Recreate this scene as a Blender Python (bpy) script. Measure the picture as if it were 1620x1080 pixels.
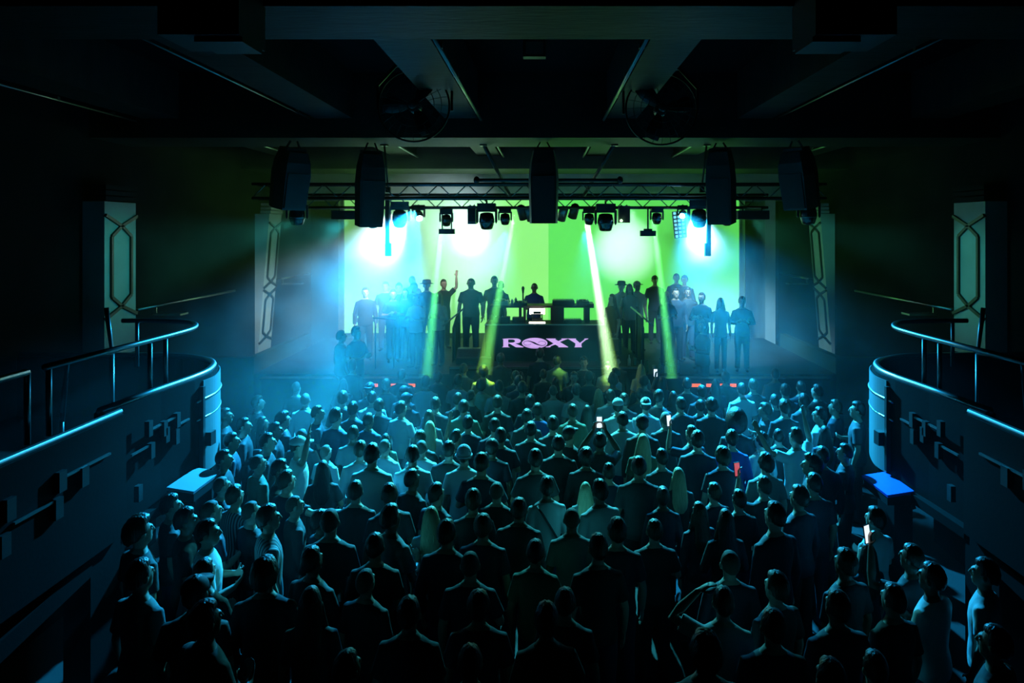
import bpy, math, random
from mathutils import Vector, Matrix, Euler, noise

for o in list(bpy.data.objects):
    bpy.data.objects.remove(o, do_unlink=True)
scene = bpy.context.scene
C = scene.collection
PI = math.pi
R = math.radians

# ------------------------------------------------------------------ camera
cam_d = bpy.data.cameras.new('camera')
cam_d.sensor_width = 36.0
cam_d.lens = 24.0
cam_d.shift_x = -52 / 1620
cam_d.shift_y = -175 / 1620
cam_d.clip_start = 0.05
cam_d.clip_end = 200
cam = bpy.data.objects.new('camera', cam_d)
C.objects.link(cam)
cam.location = (0, 0, 4.35)
cam.rotation_euler = (R(90), 0, 0)
scene.camera = cam

def at(px, py, d):
    """The point of the hall that lies d metres into it on the sight line of a photo position."""
    return Vector(((px - 862) / 1080 * d, d, 4.35 - (py - 365) / 1080 * d))

# ------------------------------------------------------------------ world: a closed hall, no daylight
w = bpy.data.worlds.new('world'); scene.world = w
w.use_nodes = True
nt = w.node_tree
bg = nt.nodes['Background']
bg.inputs['Color'].default_value = (0, 0, 0, 1)
bg.inputs['Strength'].default_value = 0

# ------------------------------------------------------------------ view and light paths
vsn = scene.view_settings
vsn.view_transform = 'Standard'
try:
    vsn.look = 'None'
except Exception:
    pass
vsn.exposure = 0.0
vsn.gamma = 1.0
vsn.use_curve_mapping = False
cy = scene.cycles
cy.use_denoising = True
try:
    cy.denoiser = 'OPENIMAGEDENOISE'
    cy.denoising_input_passes = 'RGB_ALBEDO_NORMAL'
except Exception:
    pass
cy.max_bounces = 4
cy.diffuse_bounces = 1
cy.glossy_bounces = 2
cy.transmission_bounces = 2
cy.volume_bounces = 0
cy.transparent_max_bounces = 6
cy.sample_clamp_indirect = 2.0
cy.sample_clamp_direct = 0.0
cy.caustics_reflective = False
cy.caustics_refractive = False
cy.use_light_tree = True

# ------------------------------------------------------------------ lamps of the rig (each sits at its fixture's lens)
def spot(name, loc, target, power, color, angle, blend=0.5, radius=0.06):
    d = bpy.data.lights.new(name, 'SPOT')
    d.energy = power
    d.color = color
    d.spot_size = R(angle)
    d.spot_blend = blend
    d.shadow_soft_size = radius
    o = bpy.data.objects.new(name, d)
    C.objects.link(o)
    o.location = loc
    v = Vector(target) - Vector(loc)
    o.rotation_euler = v.to_track_quat('-Z', 'Y').to_euler()
    return o

CYAN = (0.012, 0.42, 0.90)
TEAL = (0.05, 0.74, 0.90)
BLUE = (0.04, 0.38, 1.0)
GREEN = (0.26, 1.0, 0.22)
LAMPS = [
    # name, lens, target xyz, W, colour, cone, blend
    ('flood_house_left', at(656, 335, 13.0), (-3.7, 9.0, 0.8), 18500, CYAN, 66, 0.9),
    ('flood_house_right', at(1079, 336, 13.1), (3.7, 9.0, 0.8), 13500, CYAN, 64, 0.9),
    ('wash_centre_left', at(800, 366, 12.7), (-1.3, 8.7, 1.1), 5200, TEAL, 48, 0.9),
    ('wash_centre_right', at(925, 366, 12.7), (1.2, 8.7, 1.1), 5200, TEAL, 48, 0.9),
    ('wall_spot_left', at(640, 334, 14.2), at(598, 394, 14.9), 8000, (0.55, 0.88, 1.0), 62, 1.0),
    ('wall_wash_mid', at(735, 334, 14.2), at(700, 385, 18.9), 1900, (0.62, 0.86, 1.0), 52, 1.0),
    ('wall_spot_mid', at(752, 334, 14.2), at(744, 373, 18.9), 2600, (0.75, 0.85, 1.0), 15, 1.0),
    ('wall_spot_right', at(1000, 334, 14.2), at(988, 392, 18.9), 1900, (0.72, 0.82, 1.0), 24, 1.0),
    ('wall_spot_far_right', at(1100, 334, 14.2), at(1112, 392, 14.9), 5000, (0.36, 0.80, 1.0), 60, 1.0),
    ('pilaster_spot_left', at(470, 352, 11.45), (-6.98, 11.25, 3.7), 110, (0.06, 0.80, 0.66), 46, 0.9),
    ('pilaster_spot_right', at(1279, 352, 11.45), (6.98, 11.25, 3.6), 80, (0.06, 0.80, 0.66), 46, 0.9),
    ('pilaster_far_left', at(552, 352, 13.1), (-7.0, 17.7, 3.8), 420, (0.05, 0.80, 0.90), 26, 0.9),
    ('pilaster_far_right', at(1190, 352, 13.1), (7.0, 17.7, 3.8), 220, (0.08, 0.90, 0.62), 26, 0.9),
    ('green_key_left', at(775, 366, 13.3), at(766, 598, 12.9), 1800, (0.42, 1.0, 0.08), 9, 0.6),
    ('green_key_right', at(962, 368, 13.3), at(966, 592, 13.2), 2200, (0.42, 1.0, 0.08), 10, 0.6),
    ('green_key_mid', at(958, 368, 13.3), at(885, 580, 13.6), 900, (0.30, 1.0, 0.10), 9, 0.6),
]
for n, l, t, p, c, a, b in LAMPS:
    spot(n, l, t, p, c, a, b)

# ------------------------------------------------------------------ helpers
class MB:
    """Collects shapes and links them as one mesh object."""
    def __init__(self):
        self.v = []; self.f = []; self.m = []; self.mat = 0
    def add(self, vs, fs):
        b = len(self.v)
        self.v += [tuple(x) for x in vs]
        self.f += [tuple(i + b for i in f) for f in fs]
        self.m += [self.mat] * len(fs)
        return self
    def box(self, c, s, rot=None):
        hx, hy, hz = s[0] / 2, s[1] / 2, s[2] / 2
        vs = [Vector((x, y, z)) for z in (-hz, hz) for y in (-hy, hy) for x in (-hx, hx)]
        if rot is not None:
            m = rot if isinstance(rot, Matrix) else Euler(rot).to_matrix()
            vs = [m @ v for v in vs]
        c = Vector(c)
        return self.add([v + c for v in vs], [(0, 2, 3, 1), (4, 5, 7, 6), (0, 1, 5, 4), (2, 6, 7, 3), (0, 4, 6, 2), (1, 3, 7, 5)])
    def bar(self, a, b, w, h=None):
        a, b = Vector(a), Vector(b)
        h = w if h is None else h
        d = b - a
        q = d.to_track_quat('Y', 'Z').to_matrix()
        return self.box((a + b) / 2, (w, d.length, h), q)
    def tube(self, pts, r, n=8, closed=False):
        pts = [Vector(p) for p in pts]
        k = len(pts)
        rs = r if isinstance(r, (list, tuple)) else [r] * k
        vs = []; fs = []
        up = None
        for i, p in enumerate(pts):
            if closed:
                t = (pts[(i + 1) % k] - pts[i - 1])
            else:
                t = pts[min(i + 1, k - 1)] - pts[max(i - 1, 0)]
            t = t.normalized() if t.length > 1e-9 else Vector((0, 0, 1))
            if up is None:
                up = Vector((0, 0, 1)) if abs(t.z) < 0.9 else Vector((1, 0, 0))
            x = t.cross(up)
            if x.length < 1e-6:
                x = t.orthogonal()
            x.normalize()
            y = x.cross(t).normalized()
            up = y
            rr = rs[i]
            rx, ry = rr if isinstance(rr, tuple) else (rr, rr)
            for j in range(n):
                a = 2 * PI * j / n
                vs.append(p + x * (math.cos(a) * rx) + y * (math.sin(a) * ry))
        seg = k if closed else k - 1
        for i in range(seg):
            for j in range(n):
                a0 = i * n + j; a1 = i * n + (j + 1) % n
                b0 = ((i + 1) % k) * n + j; b1 = ((i + 1) % k) * n + (j + 1) % n
                fs.append((a0, a1, b1, b0))
        if not closed:
            fs.append(tuple(range(n))[::-1])
            fs.append(tuple((k - 1) * n + j for j in range(n)))
        return self.add(vs, fs)
    def loft(self, rings, n=16):
        """rings of (cx, cy, cz, rx, ry), horizontal ellipses."""
        vs = []; fs = []
        for (cx, cy_, cz, rx, ry) in rings:
            for j in range(n):
                a = 2 * PI * j / n
                vs.append((cx + rx * math.cos(a), cy_ + ry * math.sin(a), cz))
        for i in range(len(rings) - 1):
            for j in range(n):
                fs.append((i * n + j, i * n + (j + 1) % n, (i + 1) * n + (j + 1) % n, (i + 1) * n + j))
        fs.append(tuple(range(n))[::-1])
        fs.append(tuple((len(rings) - 1) * n + j for j in range(n)))
        return self.add(vs, fs)
    def ball(self, c, r, nu=14, nv=8, fn=None):
        rx, ry, rz = r if isinstance(r, (tuple, list)) else (r, r, r)
        vs = [(0, 0, -1)]
        for i in range(1, nv):
            p = -PI / 2 + PI * i / nv
            for j in range(nu):
                a = 2 * PI * j / nu
                vs.append((math.cos(p) * math.cos(a), math.cos(p) * math.sin(a), math.sin(p)))
        vs.append((0, 0, 1))
        fs = []
        for j in range(nu):
            fs.append((0, 1 + (j + 1) % nu, 1 + j))
        for i in range(nv - 2):
            for j in range(nu):
                a = 1 + i * nu + j; b = 1 + i * nu + (j + 1) % nu
                fs.append((a, b, b + nu, a + nu))
        t = len(vs) - 1
        for j in range(nu):
            fs.append((t, 1 + (nv - 2) * nu + j, 1 + (nv - 2) * nu + (j + 1) % nu))
        out = []
        for v in vs:
            k = fn(Vector(v)) if fn else 1.0
            out.append((c[0] + v[0] * rx * k, c[1] + v[1] * ry * k, c[2] + v[2] * rz * k))
        return self.add(out, fs)
    def lathe(self, prof, origin, axis, n=16):
        """prof of (distance along axis, radius)."""
        q = Vector(axis).to_track_quat('Z', 'Y').to_matrix()
        o = Vector(origin)
        vs = []; fs = []
        for (h, r) in prof:
            for j in range(n):
                a = 2 * PI * j / n
                vs.append(o + q @ Vector((r * math.cos(a), r * math.sin(a), h)))
        for i in range(len(prof) - 1):
            for j in range(n):
                fs.append((i * n + j, i * n + (j + 1) % n, (i + 1) * n + (j + 1) % n, (i + 1) * n + j))
        fs.append(tuple(range(n))[::-1])
        fs.append(tuple((len(prof) - 1) * n + j for j in range(n)))
        return self.add(vs, fs)
    def prism(self, poly, axis, a, b):
        """poly of 2D points, extruded from a to b along axis 'x', 'y' or 'z'."""
        def p3(u, v, t):
            return {'x': (t, u, v), 'y': (u, t, v), 'z': (u, v, t)}[axis]
        n = len(poly)
        vs = [p3(u, v, a) for u, v in poly] + [p3(u, v, b) for u, v in poly]
        fs = [tuple(range(n)), tuple(range(n, 2 * n))[::-1]]
        fs += [(i, i + n, (i + 1) % n + n, (i + 1) % n) for i in range(n)]
        return self.add(vs, fs)
    def mesh(self, name, smooth=False):
        me = bpy.data.meshes.new(name)
        me.from_pydata(self.v, [], self.f)
        me.update()
        import bmesh
        bm = bmesh.new(); bm.from_mesh(me)
        bmesh.ops.recalc_face_normals(bm, faces=bm.faces)
        bm.to_mesh(me); bm.free()
        if smooth:
            me.polygons.foreach_set('use_smooth', [True] * len(me.polygons))
        return me
    def build(self, name, mat, parent=None, smooth=False, loc=None, rot=None):
        me = self.mesh(name, smooth)
        me.materials.append(mat)
        return link(name, me, parent, loc, rot)

def link(name, me, parent=None, loc=None, rot=None):
    o = bpy.data.objects.new(name, me)
    C.objects.link(o)
    if parent is not None:
        o.parent = parent
    if loc is not None:
        o.location = loc
    if rot is not None:
        o.rotation_euler = rot
    return o

def tag(o, label=None, cat=None, group=None, kind=None):
    if label: o['label'] = label
    if cat: o['category'] = cat
    if group: o['group'] = group
    if kind: o['kind'] = kind
    return o

def thing(name, label, cat, loc=(0, 0, 0), rot=(0, 0, 0), group=None):
    o = bpy.data.objects.new(name, None)
    o.empty_display_size = 0.1
    C.objects.link(o)
    o.location = loc
    o.rotation_euler = rot
    return tag(o, label, cat, group)

def struct(o):
    o['kind'] = 'structure'
    return o

# ------------------------------------------------------------------ materials
def mat(name, col, rough=0.6, metal=0.0, vary=0.15, scale=8.0, bump=0.0, bscale=60.0, emit=None, estr=1.0, sheen=0.0, stretch=(1, 1, 1), big=False, spec=0.5):
    m = bpy.data.materials.new(name)
    m.use_nodes = True
    n = m.node_tree.nodes; l = m.node_tree.links
    b = n['Principled BSDF']
    b.inputs['Roughness'].default_value = rough
    b.inputs['Metallic'].default_value = metal
    b.inputs['Specular IOR Level'].default_value = spec
    tc = n.new('ShaderNodeTexCoord')
    mp = n.new('ShaderNodeMapping'); mp.inputs['Scale'].default_value = stretch
    l.new(tc.outputs['Object'], mp.inputs['Vector'])
    nz = n.new('ShaderNodeTexNoise'); nz.inputs['Scale'].default_value = scale; nz.inputs['Detail'].default_value = 3
    l.new(mp.outputs['Vector'], nz.inputs['Vector'])
    mx = n.new('ShaderNodeMix'); mx.data_type = 'RGBA'
    mx.inputs[6].default_value = tuple(c * (1 - vary) for c in col) + (1,)
    mx.inputs[7].default_value = tuple(min(1, c * (1 + vary)) for c in col) + (1,)
    l.new(nz.outputs['Fac'], mx.inputs[0])
    l.new(mx.outputs[2], b.inputs['Base Color'])
    if bump:
        n2 = n.new('ShaderNodeTexNoise'); n2.inputs['Scale'].default_value = bscale; n2.inputs['Detail'].default_value = 2
        l.new(mp.outputs['Vector'], n2.inputs['Vector'])
        bp = n.new('ShaderNodeBump'); bp.inputs['Strength'].default_value = bump; bp.inputs['Distance'].default_value = 0.02
        l.new(n2.outputs['Fac'], bp.inputs['Height'])
        l.new(bp.outputs['Normal'], b.inputs['Normal'])
    if sheen:
        b.inputs['Sheen Weight'].default_value = sheen
    if emit:
        b.inputs['Emission Color'].default_value = tuple(emit) + (1,)
        b.inputs['Emission Strength'].default_value = estr
        m.cycles.emission_sampling = 'NONE' if not big else 'AUTO'
    return m

M = {
    'plaster': mat('plaster_grey', (0.46, 0.47, 0.46), 0.75, vary=0.35, scale=1.6, bump=0.15, bscale=12, stretch=(1, 1, 1)),
    'beam': mat('painted_concrete', (0.016, 0.018, 0.018), 0.55, spec=0.12, vary=0.95, scale=2.2, bump=0.2, bscale=9, stretch=(0.6, 2.5, 1)),  # strong colour streaks stand in for streaky reflections on the beams
    'dark_wall': mat('black_wall_paint', (0.006, 0.0065, 0.007), 0.9, spec=0.05, vary=0.3, scale=1.5),
    'dark_ceiling': mat('black_ceiling_paint', (0.006, 0.006, 0.007), 0.9, spec=0.05),
    'floor': mat('dark_dance_floor', (0.025, 0.025, 0.027), 0.7, spec=0.15, vary=0.3, scale=3),
    'stage': mat('black_stage_floor', (0.030, 0.031, 0.033), 0.7, spec=0.2, vary=0.3, scale=4),
    'stage_face': mat('black_stage_cladding', (0.018, 0.018, 0.02), 0.6),
    'green_wall': mat('green_grey_partition', (0.05, 0.075, 0.055), 0.8, spec=0.1, vary=0.2, scale=1.3),
    'balcony': mat('balcony_panel_paint', (0.0052, 0.0058, 0.0056), 0.65, spec=0.04, vary=0.25, scale=1.4, bump=0.06, bscale=30),
    'balcony_dark': mat('balcony_dark_paint', (0.012, 0.013, 0.013), 0.9, spec=0.05),  # even near-black paint of balcony floor, wall under it and near capitals
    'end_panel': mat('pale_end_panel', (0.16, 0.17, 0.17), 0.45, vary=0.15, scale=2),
    'inlay': mat('dark_inlay', (0.012, 0.012, 0.013), 0.45),
    'chrome': mat('brushed_steel', (0.36, 0.38, 0.39), 0.3, metal=1.0, vary=0.05),
    'dull_steel': mat('dull_steel', (0.22, 0.23, 0.23), 0.4, metal=0.9, vary=0.1),
    'black_metal': mat('black_metal', (0.015, 0.015, 0.016), 0.45, metal=0.3, vary=0.2),
    'black_plastic': mat('black_plastic', (0.014, 0.014, 0.015), 0.5, vary=0.2),
    'gloss_black': mat('gloss_black', (0.012, 0.012, 0.013), 0.18, vary=0.1),
    'grille': mat('speaker_grille', (0.012, 0.012, 0.013), 0.7, bump=0.6, bscale=200),
    'lens': mat('dark_lens', (0.02, 0.02, 0.025), 0.08),
    'white_plastic': mat('pale_plastic', (0.55, 0.56, 0.56), 0.4),
    'shelf_top': mat('pale_shelf_laminate', (0.22, 0.25, 0.30), 0.5, spec=0.2, vary=0.05),
    'shelf_blue': mat('blue_shelf_laminate', (0.02, 0.09, 0.55), 0.5, spec=0.2, vary=0.08),
    'lamp_on': mat('lit_lens', (0.8, 0.8, 0.8), 0.3, emit=(0.55, 0.9, 1.0), estr=60),
    'lamp_green': mat('lit_green_lens', (0.8, 0.8, 0.8), 0.3, emit=(0.5, 1.0, 0.45), estr=30),
    'led_orange': mat('orange_led', (0.3, 0.1, 0.05), 0.5, emit=(1.0, 0.16, 0.04), estr=1.1),
    'led_line': mat('dim_orange_led', (0.3, 0.1, 0.05), 0.5, emit=(1.0, 0.22, 0.12), estr=0.22),
    'led_cyan': mat('cyan_led', (0.3, 0.5, 0.5), 0.5, emit=(0.25, 0.85, 1.0), estr=1.1),
    'logo': mat('lit_violet_sign', (0.4, 0.3, 0.5), 0.5, emit=(0.66, 0.40, 0.88), estr=1.0),
    'logo_dark': mat('unlit_sign_face', (0.03, 0.005, 0.05), 0.6),
    'warm_led': mat('warm_white_light', (0.8, 0.8, 0.7), 0.5, emit=(1.0, 0.86, 0.72), estr=5.0),
    'phone': mat('black_phone_body', (0.01, 0.01, 0.012), 0.3),
    'screen_white': mat('lit_phone_screen', (0.3, 0.3, 0.3), 0.3, emit=(0.75, 0.9, 1.0), estr=1.2),
    'screen_red': mat('lit_phone_screen_red', (0.3, 0.1, 0.1), 0.3, emit=(0.9, 0.15, 0.2), estr=0.6),
    'glass': mat('bottle_glass', (0.10, 0.22, 0.16), 0.1),
}

# ------------------------------------------------------------------ the hall
FLOOR_Z = 0.16
struct(MB().box((0, 9.5, FLOOR_Z - 0.18), (16, 25, 0.36)).build('floor', M['floor']))
struct(MB().box((0, 9.5, 7.0), (16, 25, 0.2)).build('ceiling', M['dark_ceiling']))
struct(MB().box((-7.5, 9.5, 3.45), (0.3, 25, 7.1)).build('wall_left', M['dark_wall']))
struct(MB().box((7.5, 9.5, 3.45), (0.3, 25, 7.1)).build('wall_right', M['dark_wall']))
struct(MB().box((0, 21.6, 3.45), (15, 0.3, 7.1)).build('wall_back', M['dark_wall']))
struct(MB().box((0, -2.6, 3.45), (15, 0.3, 7.1)).build('wall_rear', M['dark_wall']))
# wall above the screen, and the grey returns beside it
struct(MB().box((0, 19.5, 5.95), (14.6, 0.5, 1.5)).build('wall_above_screen', M['plaster']))
struct(MB().prism([(-5.75, 19.0), (-5.60, 19.0), (-5.35, 21.4), (-5.75, 21.4)], 'z', 0, 5.2).build('wall_return_left', M['plaster']))
struct(MB().prism([(5.42, 19.0), (5.57, 19.0), (5.57, 21.4), (5.3, 21.4)], 'z', 0, 5.2).build('wall_return_right', M['plaster']))
struct(MB().prism([(6.1, 18.9), (6.35, 18.8), (6.6, 21.4), (6.3, 21.4)], 'z', 0, 5.2).build('wall_wing_right', M['plaster']))

# ceiling grid: three cross beams and six long beams behind each other
for i, (y0, y1) in enumerate(((4.56, 5.35), (11.0, 12.2), (16.5, 18.0))):
    struct(MB().box((0, (y0 + y1) / 2, 6.4), (14.7, y1 - y0, 1.1)).build('beam_cross_%d' % (i + 1), M['beam']))
for i, (x0, x1) in enumerate(((-6.5, -5.9), (-3.7, -3.1), (-1.62, -1.08), (1.0, 1.48), (3.1, 3.65), (5.9, 6.5))):
    struct(MB().box(((x0 + x1) / 2, 9.5, 6.55), (x1 - x0, 24, 0.78)).build('beam_long_%d' % (i + 1), M['beam']))
# steel conduits along the long beams
for i, (x, y0, y1, z, r) in enumerate(((-1.02, 6.0, 10.9, 6.12, 0.022), (0.94, 6.0, 10.9, 6.12, 0.022), (-3.74, 6.2, 10.9, 6.14, 0.014), (3.69, 6.2, 10.9, 6.14, 0.014),
                                      (-0.99, 12.3, 16.4, 6.12, 0.02), (0.92, 12.3, 16.4, 6.12, 0.02), (-3.05, 12.3, 16.4, 6.12, 0.026), (3.05, 12.3, 16.4, 6.12, 0.026),
                                      (-5.86, 12.3, 16.4, 6.12, 0.024), (5.86, 12.3, 16.4, 6.12, 0.024), (-6.52, 6.2, 10.9, 6.1, 0.014))):
    side = ('the pale-shelf balcony side', 'the blue-shelf balcony side')[x > 0]
    bay = ('rear ceiling bay', 'stage ceiling bay')[y0 > 11]
    o = thing('ceiling_conduit', 'thin steel conduit %s the %s, %s' % ({True: 'beside the fan in', False: 'along the beam of'}[abs(x) < 1.1], bay, side) if abs(x) < 5
              else 'steel conduit by the outer wall beam, %s, %s' % (bay, side), 'conduit')
    MB().tube([(x, y0, z), (x, y1, z)], r, 8).build('pipe', M['chrome'], o, True)
    for k in range(4):
        yy = y0 + (y1 - y0) * (k + 0.5) / 4
        MB().box((x, yy, z + 0.02), (r * 2.6, 0.05, 0.05)).build('clip', M['dull_steel'], o)
# small junction box under the slab
o = thing('ceiling_box', 'small square box hanging under the ceiling between the two fans', 'ceiling box', (-0.12, 7.9, 6.45))
MB().box((0, 0, 0), (0.26, 0.12, 0.2)).build('body', M['dull_steel'], o)
MB().box((0, 0, 0.22), (0.06, 0.06, 0.3)).build('stem', M['black_metal'], o)
MB().box((0, -0.065, 0), (0.2, 0.012, 0.14)).build('cover', M['plaster'], o)

# ------------------------------------------------------------------ decorated columns
def column(name, s, y0, y1, z0, z1, xb, xt, near):
    """A pilaster on the side wall, its face turned into the hall; xb and xt: where the face stands at foot and top."""
    def pt(u, z, out=0.0):            # u along the wall (-1..1), z height
        k = (z - z0) / (z1 - z0)
        return Vector((s * (xb + (xt - xb) * k - out), (y0 + y1) / 2 + u * (y1 - y0) / 2, z))
    vs = [pt(-1, z0), pt(1, z0), pt(1, z1), pt(-1, z1)]
    vs += [Vector((s * 7.4, v.y, v.z)) for v in vs]
    col = struct(MB().add(vs, [(0, 1, 2, 3), (7, 6, 5, 4), (0, 4, 5, 1), (1, 5, 6, 2), (2, 6, 7, 3), (3, 7, 4, 0)]).build(name, M['plaster']))
    for k in range(3):                # capital: three stacked fillets
        a = pt(0, z1 + 0.05 + 0.09 * k)
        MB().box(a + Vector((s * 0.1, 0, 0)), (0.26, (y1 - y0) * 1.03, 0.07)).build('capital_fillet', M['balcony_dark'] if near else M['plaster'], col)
    def strip(u0, za, u1, zb):
        return MB().bar(pt(u0, za, 0.012), pt(u1, zb, 0.012), 0.05, 0.05).build('inlay_bar', M['inlay'], col)
    def hexagon(za, zb, d):
        e = 0.62
        strip(-1, za + 2 * d, 0, za + d); strip(0, za + d, e, za)
        strip(1, za + 2 * d, 0, za + d); strip(0, za + d, -e, za)
        strip(-e, za, -e, zb); strip(e, za, e, zb)
        strip(-e, zb, 0, zb - d); strip(0, zb - d, 1, zb - 2 * d)
        strip(e, zb, 0, zb - d); strip(0, zb - d, -1, zb - 2 * d)
    return hexagon
for s in (-1, 1):
    sd = 'left' if s < 0 else 'right'
    hx = column('column_near_%s' % sd, s, 10.85, 11.68, 2.3, 4.82, 7.0, 7.0, True)
    hx(4.26, 3.28, 0.17)
    hx = column('column_far_%s' % sd, s, 17.3, 18.1, 0.9, 4.78, 7.3, 6.98, False)
    hx(4.30, 3.16, 0.13)
    hx(2.58, 1.75, 0.13)

# wall rails with a little bracket table
for s in (-1, 1):
    sd = ('the pale-shelf balcony', 'the blue-shelf balcony')[s > 0]
    for (y0, y1, z, where) in ((11.7, 15.4, 3.0, 'between the two columns behind %s' % sd), (18.1, 20.3, 3.08, 'past the far column beyond %s' % sd)):
        o = thing('wall_rail', 'steel wall rail with bracket shelf %s' % where, 'rail')
        MB().tube([(s * 6.98, y0, z), (s * 7.0, y1, z)], 0.028, 8).build('rail_bar', M['chrome'], o, True)
        for k in range(3):
            yy = y0 + (y1 - y0) * (0.08 + 0.4 * k)
            MB().bar((s * 7.0, yy, z), (s * 7.34, yy, z - 0.04), 0.03).build('bracket', M['dull_steel'], o)
        ys = y0 + 0.55 if y0 < 15 else y0 + 0.1
        MB().box((s * 6.72, ys, z - 0.14), (0.5, 0.28, 0.035)).build('shelf_board', M['dull_steel'], o)
        MB().bar((s * 6.98, ys, z - 0.12), (s * 6.98, ys, z), 0.03).build('shelf_hanger', M['dull_steel'], o)

# ------------------------------------------------------------------ stage
st = struct(MB().box((0, 16.7, 0.75), (4.0, 4.8, 1.5)).build('stage', M['stage']))
for s in (-1, 1):
    struct(MB().box((s * 4.05, 16.7, 0.675), (4.1, 4.8, 1.35)).build('stage_wing_%s' % ('left' if s < 0 else 'right'), M['stage']))
    struct(MB().box((s * 4.1, 13.95, 0.35), (3.7, 0.7, 0.7)).build('stage_step_%s' % ('left' if s < 0 else 'right'), M['stage']))
    # side partition of the stage stair
    struct(MB().box((s * 6.25, 16.2, 0.83), (0.16, 3.4, 1.66)).build('wall_partition_%s' % ('left' if s < 0 else 'right'), M['green_wall']))
    struct(MB().box((s * 6.75, 14.55, 0.83), (1.15, 0.14, 1.66)).build('wall_stair_%s' % ('left' if s < 0 else 'right'), M['green_wall']))
MB().box((0, 14.29, 1.48), (4.0, 0.02, 0.05)).build('edge_trim', M['dull_steel'], st)
for k in range(8):
    MB().box((-1.75 + 0.5 * k, 14.292, 0.72), (0.485, 0.02, 1.40)).build('cladding_panel', M['stage_face'], st)

# barriers in front of the wings, with orange light bars
for s in (-1, 1):
    sd = ('on the pale-shelf balcony side', 'on the blue-shelf balcony side')[s > 0]
    o = thing('stage_barrier', 'black crowd barrier with orange light bars %s of the stage' % sd, 'barrier', (0, 0, 0))
    MB().box((s * 3.95, 13.55, 0.70), (3.3, 0.12, 1.40)).build('panel', M['stage_face'], o)
    MB().box((s * 3.95, 13.55, 1.42), (3.34, 0.2, 0.04)).build('top_rail', M['black_metal'], o)
    MB().box((s * 3.75, 13.485, 1.40), (2.5, 0.012, 0.012)).build('light_line', M['led_line'], o)
    if s < 0:
        bars = [(-3.71, 1.30, .17), (-3.41, 1.30, .22), (-2.68, 1.30, .24), (-3.05, 1.30, .22), (-3.71, 0.95, .04), (-3.71, 0.73, .04), (-3.66, 0.52, .05), (-3.0, .42, .05)]
    else:
        bars = [(2.97, 1.30, .22), (3.24, 1.30, .10), (3.72, 1.30, .12), (3.5, 1.30, .2), (3.26, 1.07, .10), (3.70, 1.07, .12), (3.95, 1.07, .09), (3.26, 0.79, .06), (3.26, 0.33, .06), (3.26, 0.56, .06)]
    for (bx_, bz, bw) in bars:
        MB().box((bx_, 13.482, bz), (bw, 0.016, 0.062)).build('light_bar', M['led_orange'], o)

# ------------------------------------------------------------------ led screen behind the stage
def screen_mat(name, col, k):
    return mat(name, (0.55, 0.6, 0.55), 0.7, vary=0.05, emit=col, estr=k, big=True)
o = thing('led_screen', 'huge bright green screen wall behind the stage', 'screen', (0, 19.1, 1.5))
SC_L = screen_mat('screen_light_green', (0.28, 0.95, 0.20), 1.02)
SC_R = screen_mat('screen_green', (0.12, 0.85, 0.10), 0.97)
edges = [-5.62, -4.5, -3.35, -2.2, -1.05, 0.10, 1.2, 2.26, 3.32, 4.38, 5.44]
for k in range(10):
    a, b = edges[k], edges[k + 1]
    MB().box(((a + b) / 2, 0, 1.86), (b - a - 0.001, 0.08, 3.72)).build('screen_panel', SC_L if k < 5 else SC_R, o)
MB().box((-0.09, 0.07, 1.86), (11.1, 0.05, 3.76)).build('back_frame', M['black_metal'], o)

# ------------------------------------------------------------------ balconies at the sides
def arc(pts, n=6):
    """Catmull-Rom through 2D points."""
    out = []
    for i in range(len(pts) - 1):
        p0 = pts[max(i - 1, 0)]; p1 = pts[i]; p2 = pts[i + 1]; p3 = pts[min(i + 2, len(pts) - 1)]
        for k in range(n):
            t = k / n
            out.append(tuple(0.5 * ((2 * p1[a]) + (-p0[a] + p2[a]) * t + (2 * p0[a] - 5 * p1[a] + 4 * p2[a] - p3[a]) * t * t + (-p0[a] + 3 * p1[a] - 3 * p2[a] + p3[a]) * t ** 3) for a in range(2)))
    out.append(tuple(pts[-1]))
    return out
def wall_path(path, th, z0, z1):
    m = MB()
    n = len(path)
    L = []; Rr = []
    for i, p in enumerate(path):
        a = Vector(path[max(i - 1, 0)]); b = Vector(path[min(i + 1, n - 1)])
        d = (b - a).normalized(); nn = Vector((-d.y, d.x)) * th / 2
        L.append(Vector(p) + nn); Rr.append(Vector(p) - nn)
    vs = []
    for q in (L, Rr):
        vs += [(v.x, v.y, z0) for v in q] + [(v.x, v.y, z1) for v in q]
    fs = []
    for i in range(n - 1):
        fs += [(i, i + 1, n + i + 1, n + i), (2 * n + i, 3 * n + i, 3 * n + i + 1, 2 * n + i + 1), (n + i, n + i + 1, 3 * n + i + 1, 3 * n + i), (i, 2 * n + i, 2 * n + i + 1, i + 1)]
    fs += [(0, n, 3 * n, 2 * n), (n - 1, 3 * n - 1, 4 * n - 1, 2 * n - 1)]
    return m.add(vs, fs)

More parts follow.
